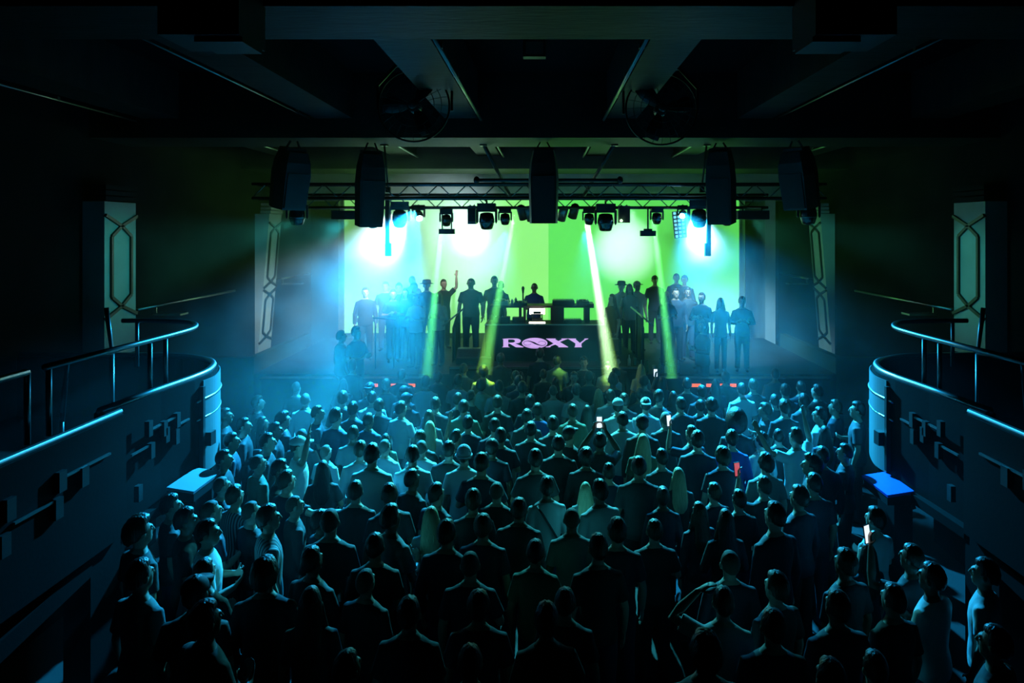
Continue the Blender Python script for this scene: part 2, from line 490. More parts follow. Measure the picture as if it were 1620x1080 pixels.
for s in (-1, 1):
    sd = 'left' if s < 0 else 'right'
    side = ('pale-shelf', 'blue-shelf')[s > 0]
    def X(p): return (s * p[0], p[1])
    # floor of the balcony and the dark wall under it
    struct(MB().prism([(s * 4.3, -2.4), (s * 7.35, -2.4), (s * 7.35, 9.5), (s * 5.2, 9.45), (s * 4.6, 9.1), (s * 4.3, 8.4)], 'z', 1.62, 1.78).build('balcony_floor_%s' % sd, M['balcony_dark']))
    struct(MB().box((s * 5.3, 3.4, 0.8), (0.12, 11.6, 1.6)).build('wall_under_balcony_%s' % sd, M['balcony_dark']))
    # parapet: near panel and far panel with the rounded end
    par = struct(wall_path([X(p) for p in ((4.12, -2.4), (4.12, 6.62))], 0.12, 1.42, 2.58).build('parapet_near_%s' % sd, M['balcony']))
    far_pts = [X(p) for p in [(4.27, 6.55), (4.22, 7.4)] + arc([(4.16, 8.0), (4.18, 8.5), (4.42, 9.05), (4.95, 9.42), (5.6, 9.5)], 5) + [(7.3, 9.5)]]
    par2 = struct(wall_path(far_pts, 0.12, 1.42, 2.60).build('parapet_far_%s' % sd, M['balcony']))
    # steel cap rails
    MB().tube([(q[0], q[1], 2.62) for q in far_pts], 0.04, 8).build('cap_rail', M['chrome'], par2, True)
    MB().tube([(s * 4.12, -2.4, 2.60), (s * 4.12, 6.62, 2.60)], 0.03, 8).build('cap_rail', M['dull_steel'], par, True)
    # band with steel hoops round the end
    band = [X(p) for p in arc([(4.09, 8.02), (4.10, 8.52), (4.36, 9.11), (4.92, 9.5)], 5)]
    MB().tube([(q[0], q[1], 2.34) for q in band], 0.02, 6).build('hoop', M['chrome'], par2, True)
    MB().tube([(q[0], q[1], 2.12) for q in band], 0.014, 6).build('hoop', M['chrome'], par2, True)
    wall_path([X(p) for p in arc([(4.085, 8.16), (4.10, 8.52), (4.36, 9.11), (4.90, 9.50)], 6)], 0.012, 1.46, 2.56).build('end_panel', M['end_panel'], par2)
    # seams and inlays on the inner faces
    f = s * 4.12 - s * 0.075
    f2 = s * 4.17 - s * 0.062
    MB().box((s * 4.20 - s * 0.06, 6.66, 1.98), (0.05, 0.05, 1.05)).build('seam', M['inlay'], par2)
    MB().box((s * 4.075, 8.12, 2.0), (0.05, 0.05, 1.0)).build('seam', M['inlay'], par2)
    MB().box((s * 4.04, 8.22, 1.86), (0.10, 0.12, 0.16)).build('bracket_block', M['inlay'], par2)
    for (ya, za, yb) in ((6.78, 2.12, 7.08), (7.10, 2.28, 7.62), (7.60, 2.18, 7.88)):
        MB().bar((f2, ya, za), (f2, yb, za), 0.02, 0.02).build('inlay_line', M['dull_steel'], par2)
    for (yy, zz) in ((7.08, 2.30), (7.12, 2.06), (7.36, 2.22), (7.40, 2.14), (7.62, 2.24), (7.60, 2.06), (6.90, 1.70)):
        MB().box((f2, yy, zz), (0.05, 0.07, 0.16)).build('inlay_block', M['inlay'], par2)
    for (ya, za, yb) in ((5.2, 2.12, 5.7), (5.7, 2.28, 6.35), (4.2, 2.12, 4.9)):
        MB().bar((f, ya, za), (f, yb, za), 0.02, 0.02).build('inlay_line', M['dull_steel'], par)
    for (yy, zz) in ((5.7, 2.26), (5.66, 2.05), (5.98, 2.2), (5.15, 2.25), (5.1, 2.0), (4.8, 2.2)):
        MB().box((f, yy, zz), (0.05, 0.09, 0.17)).build('inlay_block', M['inlay'], par)
    # skirting strip under the far panel and the posts that carry it
    MB().bar((s * 4.18, 6.7, 1.38), (s * 4.14, 7.6, 1.38), 0.14, 0.10).build('skirting', M['balcony'], par2)
    struct(MB().box((s * 4.25, 6.45, 0.70), (0.25, 0.5, 1.42)).build('pillar_near_%s' % sd, M['balcony']))
    struct(MB().box((s * 4.28, 8.35, 0.70), (0.22, 0.4, 1.42)).build('pillar_far_%s' % sd, M['balcony']))
    # sloping stair string below the near panel
    MB().bar((s * 4.16, 6.2, 1.30), (s * 4.16, 4.0, 1.02), 0.10, 0.16).build('stair_string', M['balcony'], par)
    # drink shelf with a glass
    yc = 7.72 if s < 0 else 7.9
    zc = 1.53 if s < 0 else 1.42
    o = thing('drink_shelf', ('pale slanted drink shelf fixed to the balcony above the crowd' if s < 0 else 'vivid blue slanted drink shelf fixed to the balcony above the crowd'), 'shelf', (s * 3.96, yc, zc), (0, 0, 0))
    MB().box((0, 0, 0), (0.30, 0.62, 0.03), (0, R(-9 * s), 0)).build('shelf_board', M['shelf_top'] if s < 0 else M['shelf_blue'], o)
    MB().box((0, 0, -0.075), (0.28, 0.58, 0.11)).build('shelf_box', M['inlay'], o)
    MB().bar((s * 0.14, -0.2, -0.02), (s * 0.2, -0.2, -0.2), 0.04).build('bracket', M['black_metal'], o)
    MB().bar((s * 0.14, 0.2, -0.02), (s * 0.2, 0.2, -0.2), 0.04).build('bracket', M['black_metal'], o)
    # hand rails on the balcony
    def rail(label, path, zt, zb, posts):
        o = thing('balcony_rail', label, 'rail')
        MB().tube([(q[0], q[1], zt) for q in path], 0.03, 10).build('top_rail', M['chrome'], o, True)
        for (q0, q1) in posts:
            MB().tube([(q0, q1, zb), (q0, q1, zt)], 0.024, 8).build('post', M['dull_steel'], o, True)
        return o
    p1 = [X(p) for p in [(4.36, 5.95), (4.30, 7.2)] + arc([(4.27, 7.8), (4.30, 8.35), (4.55, 8.82), (5.0, 9.02), (5.6, 9.05)], 5)]
    rail('curved steel hand rail over the rounded end of the %s balcony' % side, p1, 3.16, 2.55, [X((4.31, 7.45)), X((4.36, 6.0)), X((4.29, 7.72)), X((5.4, 9.04))])
    p2 = [X((4.38, -1.5)), X((4.36, 5.75))]
    rail('straight steel hand rail along the near part of the %s balcony' % side, p2, 3.16, 2.55, [X((4.36, 5.75)), X((4.37, 4.6)), X((4.37, 3.2))])
    o = thing('stair_rail', 'bent steel stair rail standing behind the %s balcony front' % side, 'rail')
    MB().tube([(s * 5.3, 8.25, 3.42), (s * 5.26, 8.3, 2.86), (s * 5.42, 7.75, 2.86), (s * 5.45, 7.7, 2.2)], 0.028, 8).build('rail_bar', M['chrome'], o, True)
    MB().tube([(s * 5.26, 8.3, 2.86), (s * 5.26, 8.3, 1.78)], 0.024, 8).build('post', M['dull_steel'], o, True)
    MB().tube([(s * 5.45, 7.7, 2.3), (s * 5.45, 7.7, 1.78)], 0.024, 8).build('post', M['dull_steel'], o, True)

# ------------------------------------------------------------------ haze and drifting smoke at the stage end
def haze_mat():
    m = bpy.data.materials.new('stage_haze')
    m.use_nodes = True
    n = m.node_tree.nodes; l = m.node_tree.links
    n.remove(n['Principled BSDF'])
    v = n.new('ShaderNodeVolumeScatter')
    v.inputs['Color'].default_value = (0.9, 0.97, 1, 1)
    l.new(v.outputs['Volume'], n['Material Output'].inputs['Volume'])
    tc = n.new('ShaderNodeTexCoord')
    sx = n.new('ShaderNodeSeparateXYZ'); l.new(tc.outputs['Object'], sx.inputs[0])
    def ramp(src, a, b, c, d):
        r = n.new('ShaderNodeMapRange'); r.interpolation_type = 'SMOOTHSTEP'
        for k, x in zip(('From Min', 'From Max', 'To Min', 'To Max'), (a, b, c, d)):
            r.inputs[k].default_value = x
        l.new(src, r.inputs['Value']); return r.outputs['Result']
    def mul(a, b):
        k = n.new('ShaderNodeMath'); k.operation = 'MULTIPLY'
        l.new(a, k.inputs[0])
        if isinstance(b, float): k.inputs[1].default_value = b
        else: l.new(b, k.inputs[1])
        return k.outputs[0]
    nz = n.new('ShaderNodeTexNoise'); nz.inputs['Scale'].default_value = 0.9; nz.inputs['Detail'].default_value = 3
    l.new(tc.outputs['Object'], nz.inputs['Vector'])
    d = mul(ramp(sx.outputs['Y'], 8.5, 13.5, 0.07, 1.05), ramp(nz.outputs['Fac'], 0.36, 0.66, 0.25, 1.9))
    d = mul(d, ramp(sx.outputs['X'], -0.8, -3.0, 0.40, 3.3))
    d = mul(d, ramp(sx.outputs['X'], 0.8, 3.2, 1.0, 2.9))
    d = mul(d, 0.024)
    l.new(d, v.inputs['Density'])
    return m
hz = MB().box((0, 12.3, 2.95), (13.9, 13.4, 5.78)).build('stage_haze', haze_mat())
tag(hz, 'thin drifting smoke hanging over the crowd and stage, lit blue', 'haze', kind='stuff')
def puff(c, r, dens, label, seed):
    """A ragged cloud of stage smoke with real volume."""
    m = bpy.data.materials.new('smoke_cloud')
    m.use_nodes = True
    n = m.node_tree.nodes; l = m.node_tree.links
    n.remove(n['Principled BSDF'])
    v = n.new('ShaderNodeVolumeScatter')
    l.new(v.outputs['Volume'], n['Material Output'].inputs['Volume'])
    tc = n.new('ShaderNodeTexCoord')
    ln = n.new('ShaderNodeVectorMath'); ln.operation = 'LENGTH'
    l.new(tc.outputs['Object'], ln.inputs[0])
    nz = n.new('ShaderNodeTexNoise'); nz.inputs['Scale'].default_value = 2.6; nz.inputs['Detail'].default_value = 4
    mp = n.new('ShaderNodeMapping'); mp.inputs['Location'].default_value = (seed, seed * 0.7, 0)
    l.new(tc.outputs['Object'], mp.inputs['Vector']); l.new(mp.outputs['Vector'], nz.inputs['Vector'])
    s1 = n.new('ShaderNodeMath'); s1.operation = 'MULTIPLY_ADD'      # length - 0.9 * (noise - 0.5)
    s1.inputs[1].default_value = -1.1
    l.new(nz.outputs['Fac'], s1.inputs[0]); l.new(ln.outputs['Value'], s1.inputs[2])
    mr = n.new('ShaderNodeMapRange'); mr.interpolation_type = 'SMOOTHSTEP'
    for k, x in zip(('From Min', 'From Max', 'To Min', 'To Max'), (0.42, -0.35, 0.0, dens)):
        mr.inputs[k].default_value = x
    l.new(s1.outputs[0], mr.inputs['Value'])
    l.new(mr.outputs['Result'], v.inputs['Density'])
    o = MB().ball((0, 0, 0), 1.0, 20, 12).build('smoke_cloud', m, None, True)
    o.location = c
    o.scale = r
    return tag(o, label, 'smoke', kind='stuff')
puff(at(600, 385, 14.6), (1.35, 1.0, 1.1), 1.3, 'white glowing cloud of stage smoke under the truss, pale-shelf side', 3.0)
puff(at(1108, 380, 14.6), (1.0, 0.85, 0.9), 1.1, 'blue-white glowing cloud of stage smoke under the truss, blue-shelf side', 9.0)

# ------------------------------------------------------------------ lighting trusses
def truss(label, x0, x1, y, zt, zb, dep, step):
    o = thing('lighting_truss', label, 'truss', (0, y, zt))
    h = zt - zb
    for (dy, z) in ((-dep / 2, 0), (dep / 2, 0), (-dep / 2, -h), (dep / 2, -h)):
        MB().tube([(x0, dy, z), (x1, dy, z)], 0.026, 8).build('chord', M['black_metal'], o, True)
    n = int((x1 - x0) / step)
    mb = MB().tube([(0, 0, 0), (step, 0, -h)], 0.011, 5).mesh('brace', True)
    mb.materials.append(M['dull_steel'])
    mb2 = MB().tube([(0, 0, -h), (step, 0, 0)], 0.011, 5).mesh('brace', True)
    mb2.materials.append(M['dull_steel'])
    mb3 = MB().tube([(0, -dep / 2, 0), (step, dep / 2, 0)], 0.011, 5).mesh('brace', True)
    mb3.materials.append(M['dull_steel'])
    for k in range(n):
        link('brace', mb if k % 2 else mb2, o, (x0 + k * step, -dep / 2, 0))
        link('brace', mb3, o, (x0 + k * step, 0, -h))
    return o
truss('long black lattice truss nearer the crowd, carrying the hanging speakers', -5.2, 5.0, 12.25, 5.18, 4.93, 0.26, 0.255)
truss('long black lattice truss nearer the stage, carrying the moving lights', -4.7, 4.4, 13.6, 5.06, 4.81, 0.28, 0.255)
# crossbar with end knobs above the trusses
o = thing('crossbar', 'short black crossbar with end knobs above the trusses', 'bar', (0, 12.0, 5.24))
MB().tube([(-1.2, 0, 0), (1.32, 0, 0)], 0.03, 8).build('tube', M['black_metal'], o, True)
for x in (-1.2, 1.32):
    MB().ball((x, 0, 0), (0.055, 0.055, 0.07), 10, 6).build('end_knob', M['black_metal'], o, True)
    MB().tube([(x, 0, 0), (x, 0.15, -0.06)], 0.02, 6).build('clamp', M['black_metal'], o, True)
# slanting stays from the ceiling
for i, (a, b, lab) in enumerate(((at(765, 226, 11.9), at(808, 312, 13.5), 'slanting black ceiling stay next to the middle speaker, pale-shelf side'),
                                 (at(972, 226, 11.9), at(922, 312, 13.5), 'slanting black ceiling stay next to the middle speaker, blue-shelf side'),
                                 (at(608, 232, 11.9), at(614, 300, 12.3), 'thin black stay beside the inner speaker over the pale-shelf side of the crowd'),
                                 (at(1118, 232, 11.9), at(1110, 300, 12.3), 'thin black stay beside the inner speaker over the blue-shelf side of the crowd'))):
    o = thing('truss_stay', lab, 'stay')
    a = Vector((a.x, a.y, 5.86))
    MB().tube([a, b], 0.035 if i < 2 else 0.018, 8).build('tube', M['black_metal'], o, True)
    MB().box((a.x, a.y, 5.84), (0.12, 0.12, 0.03)).build('ceiling_plate', M['dull_steel'], o)
    MB().box(b, (0.08, 0.08, 0.1)).build('clamp', M['black_metal'], o)

# ------------------------------------------------------------------ moving lights
def hook(o, c, yaw, start, r=0.022):
    """A bracket from a fixture to the truss tube it hangs from."""
    y, z = (12.38, 4.93) if c.y < 13.1 else ((13.46, 4.81) if c.y < 13.6 else (13.74, 4.81))
    if c.y < 12.25: y = 12.12
    t = Matrix.Rotation(-yaw, 3, 'Z') @ (Vector((c.x, y, z)) - c)
    s = Vector(start)
    mid = Vector((s.x, s.y, max(s.z + 0.03, t.z - 0.02)))
    return MB().tube([s, mid, t], r, 6).build('clamp', M['black_metal'], o)
def moving_light(label, px, py, d, sz, tilt=0.0, pan=0.0, lit=None, drop=None):
    """(px, py): middle of the fixture; sz: its width in metres; drop: height of the truss tube it hangs from."""
    c = at(px, py, d)
    o = thing('moving_light', label, 'stage light', c, (0, 0, pan), 'moving lights on the trusses')
    k = sz
    top = (drop if drop else 4.81) - c.z
    bt = 0.62 * k
    MB().box((0, 0, bt), (0.85 * k, 0.75 * k, 0.28 * k)).build('base', M['black_plastic'], o)
    hook(o, c, pan, (0, 0, bt))
    # yoke
    y = MB()
    y.box((0, 0, 0.42 * k), (0.98 * k, 0.3 * k, 0.12 * k))
    for s in (-1, 1):
        y.prism([(s * 0.40 * k, 0.46 * k), (s * 0.5 * k, 0.46 * k), (s * 0.5 * k, -0.1 * k), (s * 0.45 * k, -0.2 * k), (s * 0.40 * k, -0.1 * k)], 'y', -0.14 * k, 0.14 * k)
    y.build('yoke', M['black_plastic'], o)
    rot = Euler((tilt, 0, 0)).to_matrix()
    ax = rot @ Vector((0, 0, -1))
    prof = [(-0.34 * k, 0.18 * k), (-0.30 * k, 0.30 * k), (-0.05 * k, 0.36 * k), (0.12 * k, 0.36 * k), (0.30 * k, 0.31 * k), (0.42 * k, 0.27 * k)]
    h = MB().lathe(prof, (0, 0, -0.02 * k), ax, 20).build('head', M['gloss_black'], o, True)
    MB().lathe([(0, 0.24 * k), (0.03 * k, 0.23 * k)], Vector((0, 0, -0.02 * k)) + ax * 0.415 * k, ax, 20).build('lens', M[lit] if lit else M['lens'], h, False)
    MB().lathe([(0, 0.37 * k), (0.05 * k, 0.37 * k)], Vector((0, 0, -0.02 * k)) + ax * 0.06 * k, ax, 20).build('head_ring', M['dull_steel'], h, True)
    return o
ML = [
    (632, 344, 13.2, 0.40, 0.5, 0.25, None, 'big moving light hanging beside the inner speaker, over the pale-shelf side'),
    (662, 340, 13.55, 0.26, -0.95, 0.4, 'lamp_on', 'small dazzling moving light shining blue-white over the pale-shelf side'),
    (706, 347, 13.5, 0.27, 0.35, 0.0, None, 'small moving light above the little hanging plate, pale-shelf side'),
    (770, 347, 13.0, 0.40, 0.15, 0.0, None, 'big moving light between box and small light, pale-shelf side of the middle speaker'),
    (799, 345, 13.4, 0.27, 0.3, 0.0, None, 'small moving light with a green-white beam beside the big one, pale-shelf side'),
    (932, 345, 13.4, 0.27, 0.3, 0.0, None, 'small moving light with a white beam next to the middle speaker, blue-shelf side'),
    (958, 349, 13.0, 0.42, 0.1, 0.0, None, 'biggest moving light hanging next to the black box, blue-shelf side'),
    (1039, 344, 13.5, 0.27, 0.3, 0.0, None, 'small moving light above the plate on a rod, blue-shelf side'),
    (1080, 338, 13.5, 0.22, -1.1, -0.3, 'lamp_on', 'small dazzling moving light shining blue-white over the blue-shelf side'),
    (1106, 343, 13.2, 0.42, 0.4, -0.25, None, 'big moving light beside the inner speaker, over the blue-shelf side'),
    (1150, 345, 13.5, 0.30, 0.3, -0.2, None, 'moving light half hidden behind the inner speaker, blue-shelf side'),
    (590, 350, 13.5, 0.28, 0.2, 0.0, None, 'moving light half hidden below the inner speaker, pale-shelf side'),
    (470, 340, 11.6, 0.36, 0.1, 0.3, None, 'lone moving light under the outer speaker, pale-shelf side'),
    (1279, 338, 11.6, 0.38, 0.15, -0.3, None, 'lone moving light under the outer speaker, blue-shelf side'),
]
for (px, py, d, sz, tl, pn, lit, lab) in ML:
    moving_light(lab, px, py, d, sz, tl, pn, lit, 4.95 if d < 12 else (4.93 if d < 13.1 else 4.81))

# ballast boxes, bars and small plates under the trusses
def rig_box(name, label, cat, px, py, d, w, h, dep, body, top=4.81):
    c = at(px, py, d)
    o = thing(name, label, cat, c)
    MB().box((0, 0, 0), (w, dep, h)).build('body', M[body], o)
    MB().box((0, -dep / 2 - 0.006, 0), (w * 0.8, 0.012, h * 0.7)).build('front_plate', M['black_metal'], o)
    hook(o, c, 0, (-w * 0.3, 0, h / 2 - 0.01), 0.014)
    hook(o, c, 0, (w * 0.3, 0, h / 2 - 0.01), 0.014)
    return o
rig_box('ballast_box', 'upright grey box on the truss next to the big moving light, pale-shelf side', 'box', 747, 340, 13.45, 0.16, 0.36, 0.2, 'dull_steel')
rig_box('ballast_box', 'upright black box on the truss with a green pilot lamp, blue-shelf side', 'box', 987, 339, 13.45, 0.22, 0.33, 0.2, 'black_plastic')
rig_box('light_bar_fixture', 'wide black light fixture with loose cables, pale-shelf side', 'stage light', 552, 340, 13.1, 0.62, 0.17, 0.2, 'black_plastic')
rig_box('light_bar_fixture', 'wide black light fixture with loose hooks, blue-shelf side', 'stage light', 1190, 340, 13.1, 0.6, 0.17, 0.2, 'black_plastic')
rig_box('hanging_plate', 'little black plate hanging under the small moving light, pale-shelf side', 'plate', 707, 366, 13.3, 0.30, 0.10, 0.12, 'black_metal', 4.5)
o = thing('hanging_plate', 'black plate hanging on a thin rod below the truss, blue-shelf side', 'plate', at(1025, 369, 13.3))
MB().box((0, 0, 0), (0.30, 0.12, 0.11)).build('body', M['black_metal'], o)
MB().box((0, 0, 0.07), (0.16, 0.08, 0.04)).build('mount', M['black_metal'], o)
hook(o, at(1025, 369, 13.3), 0, (0, 0, 0.08), 0.018)
for (px, lab) in ((613, 'thin black pole hanging below the inner speaker, pale-shelf side'), (1121, 'thin black pole hanging below the inner speaker, blue-shelf side')):
    c = at(px, 405, 12.6)
    o = thing('hanging_pole', lab, 'pole', c)
    MB().box((0, 0, 0.55), (0.075, 0.075, 1.1)).build('tube', M['black_metal'], o)
    hook(o, c, 0, (0, 0, 1.05), 0.02)
    MB().box((0.02 if px < 862 else -0.02, 0, 0.12), (0.10, 0.08, 0.24)).build('sleeve', M['black_metal'], o)
# green pilot lamp
MB().ball(at(983, 349, 13.3), 0.022, 10, 6).build('indicator_light', M['lamp_green'], None, True)
tag(bpy.data.objects['indicator_light'], 'tiny green pilot lamp by the biggest moving light', 'lamp')
# par cans behind the middle speaker
for (px, py, lab) in ((826, 336, 'small par can tilted behind the middle speaker, pale-shelf side'), (838, 338, 'second par can tucked behind the middle speaker, pale-shelf side'),
                      (890, 338, 'pale par can tilted behind the middle speaker, blue-shelf side'), (908, 334, 'dark par can tilted behind the middle speaker, blue-shelf side')):
    c = at(px, py, 13.9)
    o = thing('par_can', lab, 'stage light', c)
    ax = Vector((0.3 if px < 862 else -0.3, 0.5, -1)).normalized()
    h = MB().lathe([(-0.16, 0.05), (-0.12, 0.09), (0.14, 0.10), (0.14, 0.09)], (0, 0, 0), ax, 14).build('can', M['dull_steel'] if px in (838, 890) else M['black_metal'], o, True)
    MB().lathe([(0.141, 0.085), (0.15, 0.08)], (0, 0, 0), ax, 14).build('lens', M['lens'], o)
    hook(o, c, 0, (0, 0, 0.05), 0.014)
# blinder panel with lit cells
c = at(1075, 355, 14.2)
o = thing('blinder_panel', 'narrow upright panel of small lit cyan cells under the truss', 'stage light', c, (0, R(-6), 0))
MB().box((0, 0.02, 0), (0.26, 0.03, 0.56)).build('back_plate', M['dull_steel'], o)
hook(o, c, 0, (0, 0.02, 0.27), 0.014)
cell = MB().box((0, 0, 0), (0.05, 0.03, 0.05)).mesh('cell'); cell.materials.append(M['led_cyan'])
for i in range(3):
    for j in range(7):
        link('cell', cell, o, (-0.08 + 0.08 * i, -0.005, -0.24 + 0.08 * j))

# ------------------------------------------------------------------ hanging speakers
def hanging_speaker(label, px, py, d, w, h, dep, yaw, pitch, wedge=0.12):
    """A tapered cabinet; (px, py) its middle."""
    c = at(px, py, d)
    o = thing('hanging_speaker', label, 'speaker', c, (pitch, 0, yaw), 'hanging speakers')
    m = MB()
    pts = [(-w * 0.42, -dep / 2), (w * 0.42, -dep / 2), (w / 2, dep * 0.05), (w * 0.36, dep / 2), (-w * 0.36, dep / 2), (-w / 2, dep * 0.05)]
    n = len(pts)
    vs = []
    for (z, k) in ((-h / 2, 1.0), (h * 0.10, 1.08), (h * 0.32, 1.0), (h / 2, 0.80)):
        vs += [(x * k, y * k, z) for x, y in pts]
    fs = [tuple(range(n))[::-1], tuple(3 * n + i for i in range(n))]
    for r in range(3):
        fs += [(r * n + i, r * n + (i + 1) % n, (r + 1) * n + (i + 1) % n, (r + 1) * n + i) for i in range(n)]
    m.add(vs, fs)
    m.build('cabinet', M['black_plastic'], o)
    MB().box((0, -dep / 2 - 0.02, -h * 0.16), (w * 0.78, 0.03, h * 0.6)).build('grille', M['grille'], o)
    MB().box((0, 0, h / 2 + 0.03), (w * 0.7, dep * 0.5, 0.05)).build('fly_frame', M['black_metal'], o)
    for s in (-1, 1):
        MB().bar((s * w * 0.25, 0, h / 2 + 0.04), (s * w * 0.12, 0, max(5.84 - c.z, h / 2 + 0.1)), 0.025).build('hanger', M['black_metal'], o)
    return o
hanging_speaker('tall black speaker hanging in the middle above the stage', 860, 296, 11.5, 0.47, 1.22, 0.42, 0, 0)
hanging_speaker('tall black speaker hanging inboard over the pale-shelf side, turned outward', 585, 300, 11.6, 0.46, 1.22, 0.46, R(26), R(9))
hanging_speaker('tall black speaker hanging inboard over the blue-shelf side, turned outward', 1141, 296, 11.6, 0.46, 1.22, 0.46, R(-26), R(9))
hanging_speaker('tall black speaker hanging outermost over the pale-shelf side', 458, 284, 11.3, 0.50, 0.95, 0.46, R(52), R(12))
hanging_speaker('tall black speaker hanging outermost over the blue-shelf side', 1265, 284, 11.3, 0.50, 0.95, 0.46, R(-52), R(12))
for (px, lab) in ((350, 'big dark cabinet hanging near the ceiling beam, pale-shelf side'), (1322, 'big dark cabinet hanging near the ceiling beam, blue-shelf side')):
    c = at(px, 20, 4.5)
    o = thing('ceiling_cabinet', lab, 'speaker', c)
    MB().box((0, -0.1, 0), (0.5, 0.4, 0.46)).build('cabinet', M['black_plastic'], o)
    MB().box((0, -0.31, 0), (0.44, 0.02, 0.4)).build('grille', M['grille'], o)
    MB().box((0.1 if px < 800 else -0.1, -0.1, -0.245), (0.3, 0.3, 0.03)).build('lower_bracket', M['black_metal'], o)

# ------------------------------------------------------------------ ceiling fans
def fan(label, px, py, d, r, spin):
    c = at(px, py, d)
    o = thing('ceiling_fan', label, 'fan', c, (0, 0, 0), 'caged fans under the ceiling')
    cage = MB().tube([(r * math.cos(a), -0.02, r * math.sin(a)) for a in [2 * PI * k / 40 for k in range(40)]], 0.014, 6, True).build('cage_rim', M['black_metal'], o, True)
    for (rr, yy) in ((0.8, -0.08), (0.6, -0.10), (0.4, -0.11)):
        MB().tube([(r * rr * math.cos(a), yy, r * rr * math.sin(a)) for a in [2 * PI * k / 32 for k in range(32)]], 0.004, 4, True).build('cage_ring', M['black_metal'], cage, True)
    wire = MB().tube([(0.05, -0.11, 0), (0.3, -0.11, 0), (0.4, -0.07, 0), (r, -0.02, 0)], 0.003, 4).mesh('cage_wire'); wire.materials.append(M['black_metal'])
    for k in range(24):
        link('cage_wire', wire, cage, None, (0, -2 * PI * k / 24, 0))
    MB().lathe([(-0.06, 0.03), (-0.05, 0.075), (0.12, 0.085), (0.14, 0.04)], (0, 0, 0), (0, 1, 0), 18).build('motor', M['black_metal'], o, True)
    MB().lathe([(0, 0.055), (0.015, 0.045)], (0, -0.115, 0), (0, -1, 0), 16).build('hub_cap', M['dull_steel'], o, True)
    for k in range(3):
        m = MB()
        a0 = spin + 2 * PI * k / 3
        rows = []
        for (rr, w0) in ((0.08, 0.06), (0.18, 0.13), (0.30, 0.17), (0.40, 0.15)):
            rr *= r / 0.45
            for (t, yy) in ((-1, -0.035), (0, -0.01), (1, 0.03)):
                a = a0 + t * w0 / rr * 0.6
                rows.append((rr * math.cos(a), yy, rr * math.sin(a)))
        fs = [(i * 3 + j, i * 3 + j + 1, i * 3 + j + 4, i * 3 + j + 3) for i in range(3) for j in range(2)]
        b = m.add(rows, fs).build('blade', M['black_plastic'], o, True)
        b.modifiers.new('thickness', 'SOLIDIFY').thickness = 0.008
    hx = [(-0.47, -0.05), (-0.47, 0.28), (-0.24, 0.53), (0.24, 0.53), (0.47, 0.28), (0.47, -0.05)]
    for k in range(5):
        (x0, z0), (x1, z1) = hx[k], hx[k + 1]
        MB().bar((x0 * r / .45, 0.06, z0 * r / .45), (x1 * r / .45, 0.06, z1 * r / .45), 0.03, 0.04).build('bracket_bar', M['dull_steel'] if k in (1, 2) else M['black_metal'], o)
    MB().tube([(0, 0.06, 0.53 * r / .45), (0, 0.06, max(0.6, 6.88 - c.z))], 0.03, 8).build('drop_rod', M['black_metal'], o, True)
    return o
fan('caged fan hanging under the ceiling on the pale-shelf side', 655, 168, 8.8, 0.46, 1.0)
fan('caged fan hanging under the ceiling on the blue-shelf side', 1046, 173, 8.8, 0.46, 0.2)

# ------------------------------------------------------------------ dj booth
b = thing('dj_booth', 'wide black DJ booth front with the lit violet ROXY sign', 'dj booth', (0, 14.9, 1.5))
MB().box((0.005, 0.04, 0.40), (2.62, 0.08, 0.78)).build('front_panel', M['stage_face'], b)
MB().box((0.005, 0.45, 0.77), (2.62, 0.86, 0.04)).build('counter', M['stage'], b)
MB().box((0.005, 0.012, 0.795), (2.64, 0.024, 0.03)).build('counter_edge', M['chrome'], b)
for s in (-1, 1):
    MB().box((s * 1.29, 0.45, 0.38), (0.05, 0.8, 0.74)).build('side_panel', M['stage_face'], b)
    MB().bar((s * 1.30, 0.02, 0.80), (s * 1.30, 0.86, 0.80), 0.02).build('counter_edge', M['dull_steel'], b)
# letters: drawn in units of the sign, 0..15.3 wide and 0..1.55 high
U = 2.10 / 15.25
def sg(x, y):
    return ((x / 100 - 8.28) * U + 0.01, (2.12 - y / 100) * U + 0.405)
def letter(name, polys, m, y=-0.012, dep=0.02, parent=b):
    mb = MB()
    for p in polys:
        mb.prism([sg(*q) for q in p], 'y', y, y + dep)
    return mb.build(name, M[m], parent)
def ring_arc(cx, cy, rx, ry, a0, a1, n=20):
    return [(cx + rx * math.cos(R(a0 + (a1 - a0) * k / n)), cy + ry * math.sin(R(a0 + (a1 - a0) * k / n))) for k in range(n + 1)]
# R
stem = [(145, 148), (240, 142), (240, 270), (268, 280), (142, 280), (162, 268), (162, 156)]
def strip_poly(outer, inner):
    return [[outer[i], outer[i + 1], inner[i + 1], inner[i]] for i in range(len(outer) - 1)]
bo = [(240, 142)] + ring_arc(360, 180, 80, 38, -90, 90, 12) + [(240, 220)]
bi = [(240, 156)] + ring_arc(300, 182, 48, 26, -90, 90, 12) + [(240, 208)]
letter('letter_r', [stem] + strip_poly(bo, bi) + [[(240, 210), (330, 212), (485, 276), (470, 282), (362, 280), (255, 218)]], 'logo')
